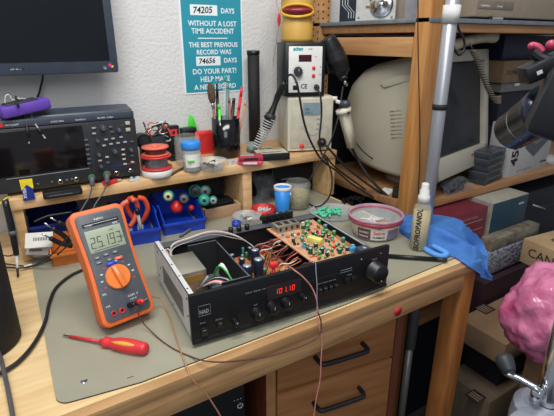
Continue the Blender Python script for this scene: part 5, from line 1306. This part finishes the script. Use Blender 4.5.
# pink bag
t = thing('pink_bag', 'big crumpled shiny pink plastic bag on the cartons at right', 'bag', (0, 0, 0))
pc0 = at(558, 314, r=1.22); t.location = pc0-Vector((0, 0, .13))
b = B(bagpink)
bmesh.ops.create_icosphere(b.bm, subdivisions=5, radius=1)
from mathutils import noise
for v in b.bm.verts:
    d = v.co.normalized(); n1 = noise.noise(d*2.2+Vector((3, 1, 7))); n2 = noise.noise(d*6+Vector((1, 5, 2))); n3 = abs(noise.noise(d*9+Vector((4, 4, 0)))); n4 = abs(noise.noise(d*22))
    r = 1+.16*n1+.07*n2-.045*n3-.012*n4
    co = Vector((d.x*.120*r, d.y*.105*r, d.z*.122*r))
    if d.z < -.2: co.x *= 1-.12*(-d.z-.2); 
    if co.z < -.118: co.z = -.118-.1*(co.z+.118)
    v.co = co+Vector((0, 0, .13))
for f in b.bm.faces: f.material_index = 0
b.build('bag_body', t, sharp=3)
b = B(bagpink); b.tube([(-.02, -.06, .235), (-.0, -.07, .262), (.03, -.05, .27), (.05, -.03, .262)], lambda s: .014+.010*math.sin(6*s), 10); b.build('gathered_neck', t)
PB = Vector(t.location)
# cartons underneath
ca = at(506, 345, r=1.50)
zA = ca.z
t = plainbox('labelled_carton', 'brown carton with a small black printed label beneath the pink bag', ca.x, ca.x+.36, ca.y, ca.y+.158, zA-.075, zA, brown)
l0 = at(485, 309, z=zA)
b = B(ink); b.box(-.026, .026, -.022, .022, 0, .0006); b.m(brown_lt)
for k in range(4): b.box(-.018+.010*k, -.015+.010*k, -.018, .018, .0006, .0008)
b.bm.transform(T(l0.x-t.location.x, l0.y-t.location.y, .0755)); b.build('label', t)
t2 = plainbox('recess_fill', 'added dark block for the shaded recess between the two brown cartons', ca.x+.06, ca.x+.35, ca.y+.03, ca.y+.15, zA-.20, zA-.076, navy2)  # made up to darken the recess: its colour stands for the shade there
t3 = plainbox('grey_brown_carton', 'dim brown carton with a label at the bottom behind the tripod', ca.x-.02, ca.x+.33, ca.y+.0, ca.y+.155, FZ, zA-.201, mat('card_grey', '#5e5040', .85))
l0 = at(476, 396, z=zA-.2); b = B(ink); b.box(-.022, .022, -.022, .022, 0, .0006); b.m(brown)
for k in range(3): b.box(-.014+.010*k, -.010+.010*k, -.018, .018, .0006, .0008)
b.bm.transform(T(l0.x-t3.location.x, l0.y-t3.location.y, zA-.201-FZ+.0003)); b.build('label', t3)
plainbox('tall_carton', 'tall brown carton standing under the pink bag behind the chrome column', 1.02, 1.34, .28, .452, FZ, PB.z+.0, mat('card_mid', '#74583c', .85))
plainbox('support_carton', 'carton standing directly under the brown carton with black handwriting', MC.x+.02, MC.x+.30, .36, .54, FZ, MC.z-.0005, mat('card_mid', '#74583c', .85))

# behind, under the bench between drawers and leg
for (x0, x1, y0, y1, z0, z1, m, n_, lab) in ((.82, 1.0, 1.05, 1.3, FZ, -.40, navy2, 'floor_crate', 'dark crate on the floor beneath the bench'), (.84, 1.0, 1.08, 1.28, -.399, -.29, mat('ub_grey', '#8a8a98', .45), 'grey_case', 'grey case stacked on the dark crate under the bench'), (.86, 1.0, 1.1, 1.28, -.289, -.17, mat('ub_beige', '#a89a84', .6), 'beige_case', 'dull beige case topmost under the bench behind the pole')):
    plainbox(n_, lab, x0, x1, y0, y1, z0, z1, m)
b = B(bagpink)
bmesh.ops.create_icosphere(b.bm, subdivisions=4, radius=1)
for v in b.bm.verts:
    d = v.co.normalized(); r = 1+.18*noise.noise(d*3); v.co = Vector((d.x*.07*r, d.y*.07*r, max(-.045, d.z*.05*r)+.045))
q = at(452, 408, y=.95); tag(b.build('pink_wrap', loc=(q.x+.01, 1.0, -.60), sharp=3), 'small pink wrapped bundle low behind the bench leg', 'bundle')
plainbox('floor_box', 'dark box on the floor carrying the small pink bundle', .72, 1.0, .90, 1.04, FZ, -.601, mat('box_dk2', '#1c1e26', .7))

# metal pole
t = thing('metal_pole', 'tall aluminium pole with black rings standing behind the bench corner', 'pole', (.972, .768, FZ))
B(alu).cyl((0, 0, .5), (0, 0, 1.85), .0168, n=28).build('upper_tube', t)
B(alu_dk).cyl((0, 0, 0.02), (0, 0, .52), .0115, n=24).build('lower_tube', t)
q = at(441, 107, y=.768); B(blackm).cyl((0, 0, q.z-FZ-.006), (0, 0, q.z-FZ+.008), .0182, n=28).build('ring', t)
B(blackm).cyl((0, 0, .515), (0, 0, .545), .016, n=28).build('ring', t)
q = at(449, 23, y=.768); q2 = at(452, 5, y=.768); B(mat('white_tape', '#c8c8c6', .6)).cyl((0, 0, q.z-FZ), (0, 0, q2.z-FZ), .0205, n=28).build('tape_wrap', t)
B(rubber).cyl((0, 0, 0), (0, 0, .025), .03, .018, n=24).build('foot', t)
b = B(rubber); lp = [at(x, y, y=.76) for x, y in ((456, 26), (453, 36), (454, 48), (459, 55), (464, 50), (464, 40), (459, 30), (457, 22))]; b.tube(lp, .003, 8)
solo(b, 'hanging_loop', 'black cable loop hanging at the aluminium pole', 'cable')
b = B(rubber); b.tube([at(418, -6, y=.862), at(418, 40, y=.862), at(419, 90, y=.862), at(420, 150, y=.862), at(418, 200, y=.862)], .0016, 6)
solo(b, 'thin_black_cord', 'thin black cord running down the front pine post', 'cord')

# ------------------------------------------------------------------ tripod with camera, nearest at right
tb = at(547, 400, r=.70)
t = thing('tripod', 'silver tripod with chrome column and crank at the lower right', 'tripod', (tb.x, tb.y, FZ))
hz = tb.z-FZ
B(chrome).cyl((0, 0, hz-.30), (0, 0, 1.27), .0135, n=32).build('column', t)
b = B(mat('tripod_grey', '#9296a2', .35, .3)); b.lathe([(0, -.11), (.035, -.11), (.038, -.03), (.036, -.008), (.028, .0), (.0145, .002)], (0, 0, hz-.004), 32); b.box(-.062, -.01, -.014, .016, hz-.05, hz-.004, bev=.008); b.build('collar', t)
ck = at(507, 366, r=.665)-Vector((tb.x, tb.y, FZ)); ce = at(537, 393, r=.675)-Vector((tb.x, tb.y, FZ))
b = B(chrome); b.tube([ce, ce+Vector((-.004, 0, .008)), (ce+ck)/2+Vector((0, 0, -.001)), ck+Vector((0, 0, -.010)), ck], .0042, 10); b.cyl(ce-Vector((0, 0, .012)), ce+Vector((0, 0, .008)), .007, n=16); b.build('crank_arm', t)
b = B(dkgrey); kd = Vector((.3, .6, .35)).normalized(); b.tube([ck-kd*.008, ck+kd*.002, ck+kd*.010, ck+kd*.014], lambda s: .0075+.0035*math.sin(PI*s), 16); b.build('crank_grip', t)
for k in range(3):
    a = R(75+120*k); d_ = Vector((math.cos(a), math.sin(a), 0))
    b = B(alu_dk); b.tube([d_*.03+Vector((0, 0, hz-.07)), d_*.20+Vector((0, 0, .35)), d_*.34+Vector((0, 0, .02))], .012, 12, smooth=False); b.build('leg', t)
    B(rubber).cyl(d_*.34, d_*.34+Vector((0, 0, .03)), .014, n=14).build('rubber_foot', t)
# camera hung on the tripod arm
t = thing('camera', 'black camera with a long lens pointing down left from the tripod', 'camera', tuple(at(548, 106, r=.62)))
o = Matrix.Translation(-Vector(t.location)); tl = Vector(t.location)
Pf, Pb = at(512, 131.5, r=.68), at(550, 107, r=.615); ax = (Pb-Pf).normalized(); Ll = (Pb-Pf).length
def axl(b, prof, n=36):
    b.lathe(prof, n=n, M=T(*(Pf)) @ ax.to_track_quat('Z', 'Y').to_matrix().to_4x4()); b.bm.transform(o); return b
lensm = mat('lens_barrel', '#3a3e4a', .22, .6)
axl(B(lensm), [(.0205, .003), (.0238, 0), (.0252, .002), (.0252, Ll*.42), (.0264, Ll*.44), (.0264, Ll*.75), (.0275, Ll*.77), (.0282, Ll*1.02), (.0, Ll*1.02)]).build('lens_barrel', t)
axl(B(chrome), [(.0253, Ll*.40), (.0258, Ll*.405), (.0258, Ll*.42), (.0253, Ll*.425)]).build('chrome_ring', t)
axl(B(mat('lens_glass', '#141824', .05)), [(0, .006), (.010, .005), (.0205, .003), (.0205, .008), (0, .012)]).build('front_glass', t)
q = ax.to_track_quat('Z', 'Y').to_matrix().to_4x4()
rx = rt
bx = Matrix(((rt.x, up.x, -fw.x, 0), (rt.y, up.y, -fw.y, 0), (rt.z, up.z, -fw.z, 0), (0, 0, 0, 1)))
b = B(mat('camera_black', '#14161b', .4)); Cc = at(560, 108, r=.62); b.box(-.030, .045, -.060, .050, -.03, .045, bev=.010, M=T(*Cc) @ Matrix.Rotation(R(-57.9), 4, 'Z') @ RY(14)); b.bm.transform(o); b.build('body', t)
b = B(mat('camera_black', '#14161b', .4)); Cp = at(540, 69, r=.60); b.box(-.020, .030, -.012, .012, -.009, .010, bev=.002, M=T(*Cp) @ RZ(-32) @ RY(-24)); b.m(ink_white).box(-.010, -.004, -.0124, -.012, -.002, .002, M=T(*Cp) @ RZ(-32) @ RY(-24)); b.bm.transform(o); b.build('viewfinder', t)
b = B(black); b.tube([at(533, 52, r=.60), at(541, 58, r=.60), at(553, 62, r=.60)], .006, 10); b.m(mat('strap_pink', '#a83450', .4)).sph(at(532, 46, r=.60), .0042, sx=1.3).sph(at(551, 45, r=.60), .0055).tube([at(531, 45, r=.60), at(538, 47, r=.60), at(543, 52, r=.6)], .0038, 10); b.bm.transform(o); b.build('pink_strap_lugs', t)
b = B(black); b.tube([Cc, Cc+Vector((.02, -.03, -.02)), Vector((tb.x+.0, tb.y, Cc.z-.06))], .014, 12); b.bm.transform(o); b.build('mount_arm', t)
b = B(white); b.sph(at(553, 159, r=.62), .007, n=14); b.tube([at(553, 159, r=.62), at(568, 150, r=.63)], .003, 8); b.bm.transform(o); b.build('lock_knob', t)

# ------------------------------------------------------------------ light
def area(name, loc, size, sy_, e, col, tgt):
    l = bpy.data.lights.new(name, 'AREA'); l.shape = 'RECTANGLE'; l.size = size; l.size_y = sy_; l.energy = e; l.color = col
    o = bpy.data.objects.new(name, l); COL.objects.link(o); o.location = loc
    o.rotation_euler = (Vector(tgt)-Vector(loc)).to_track_quat('-Z', 'Y').to_euler(); return o
area('ceiling_tube_light', (.15, .35, 1.62), 1.3, .35, 25, (1, .97, .92), (.25, .95, 0))
area('room_light', (-.7, -1.0, 1.6), 1.2, 1.2, 20, (.93, .96, 1), (.5, .9, .1))
w = bpy.data.worlds.new('world'); sc.world = w; w.use_nodes = True
w.node_tree.nodes['Background'].inputs[0].default_value = (.80, .88, 1, 1); w.node_tree.nodes['Background'].inputs[1].default_value = .32
vs = sc.view_settings; vs.view_transform = 'Standard'; vs.look = 'None'; vs.exposure = .16; vs.gamma = 1; vs.use_curve_mapping = False
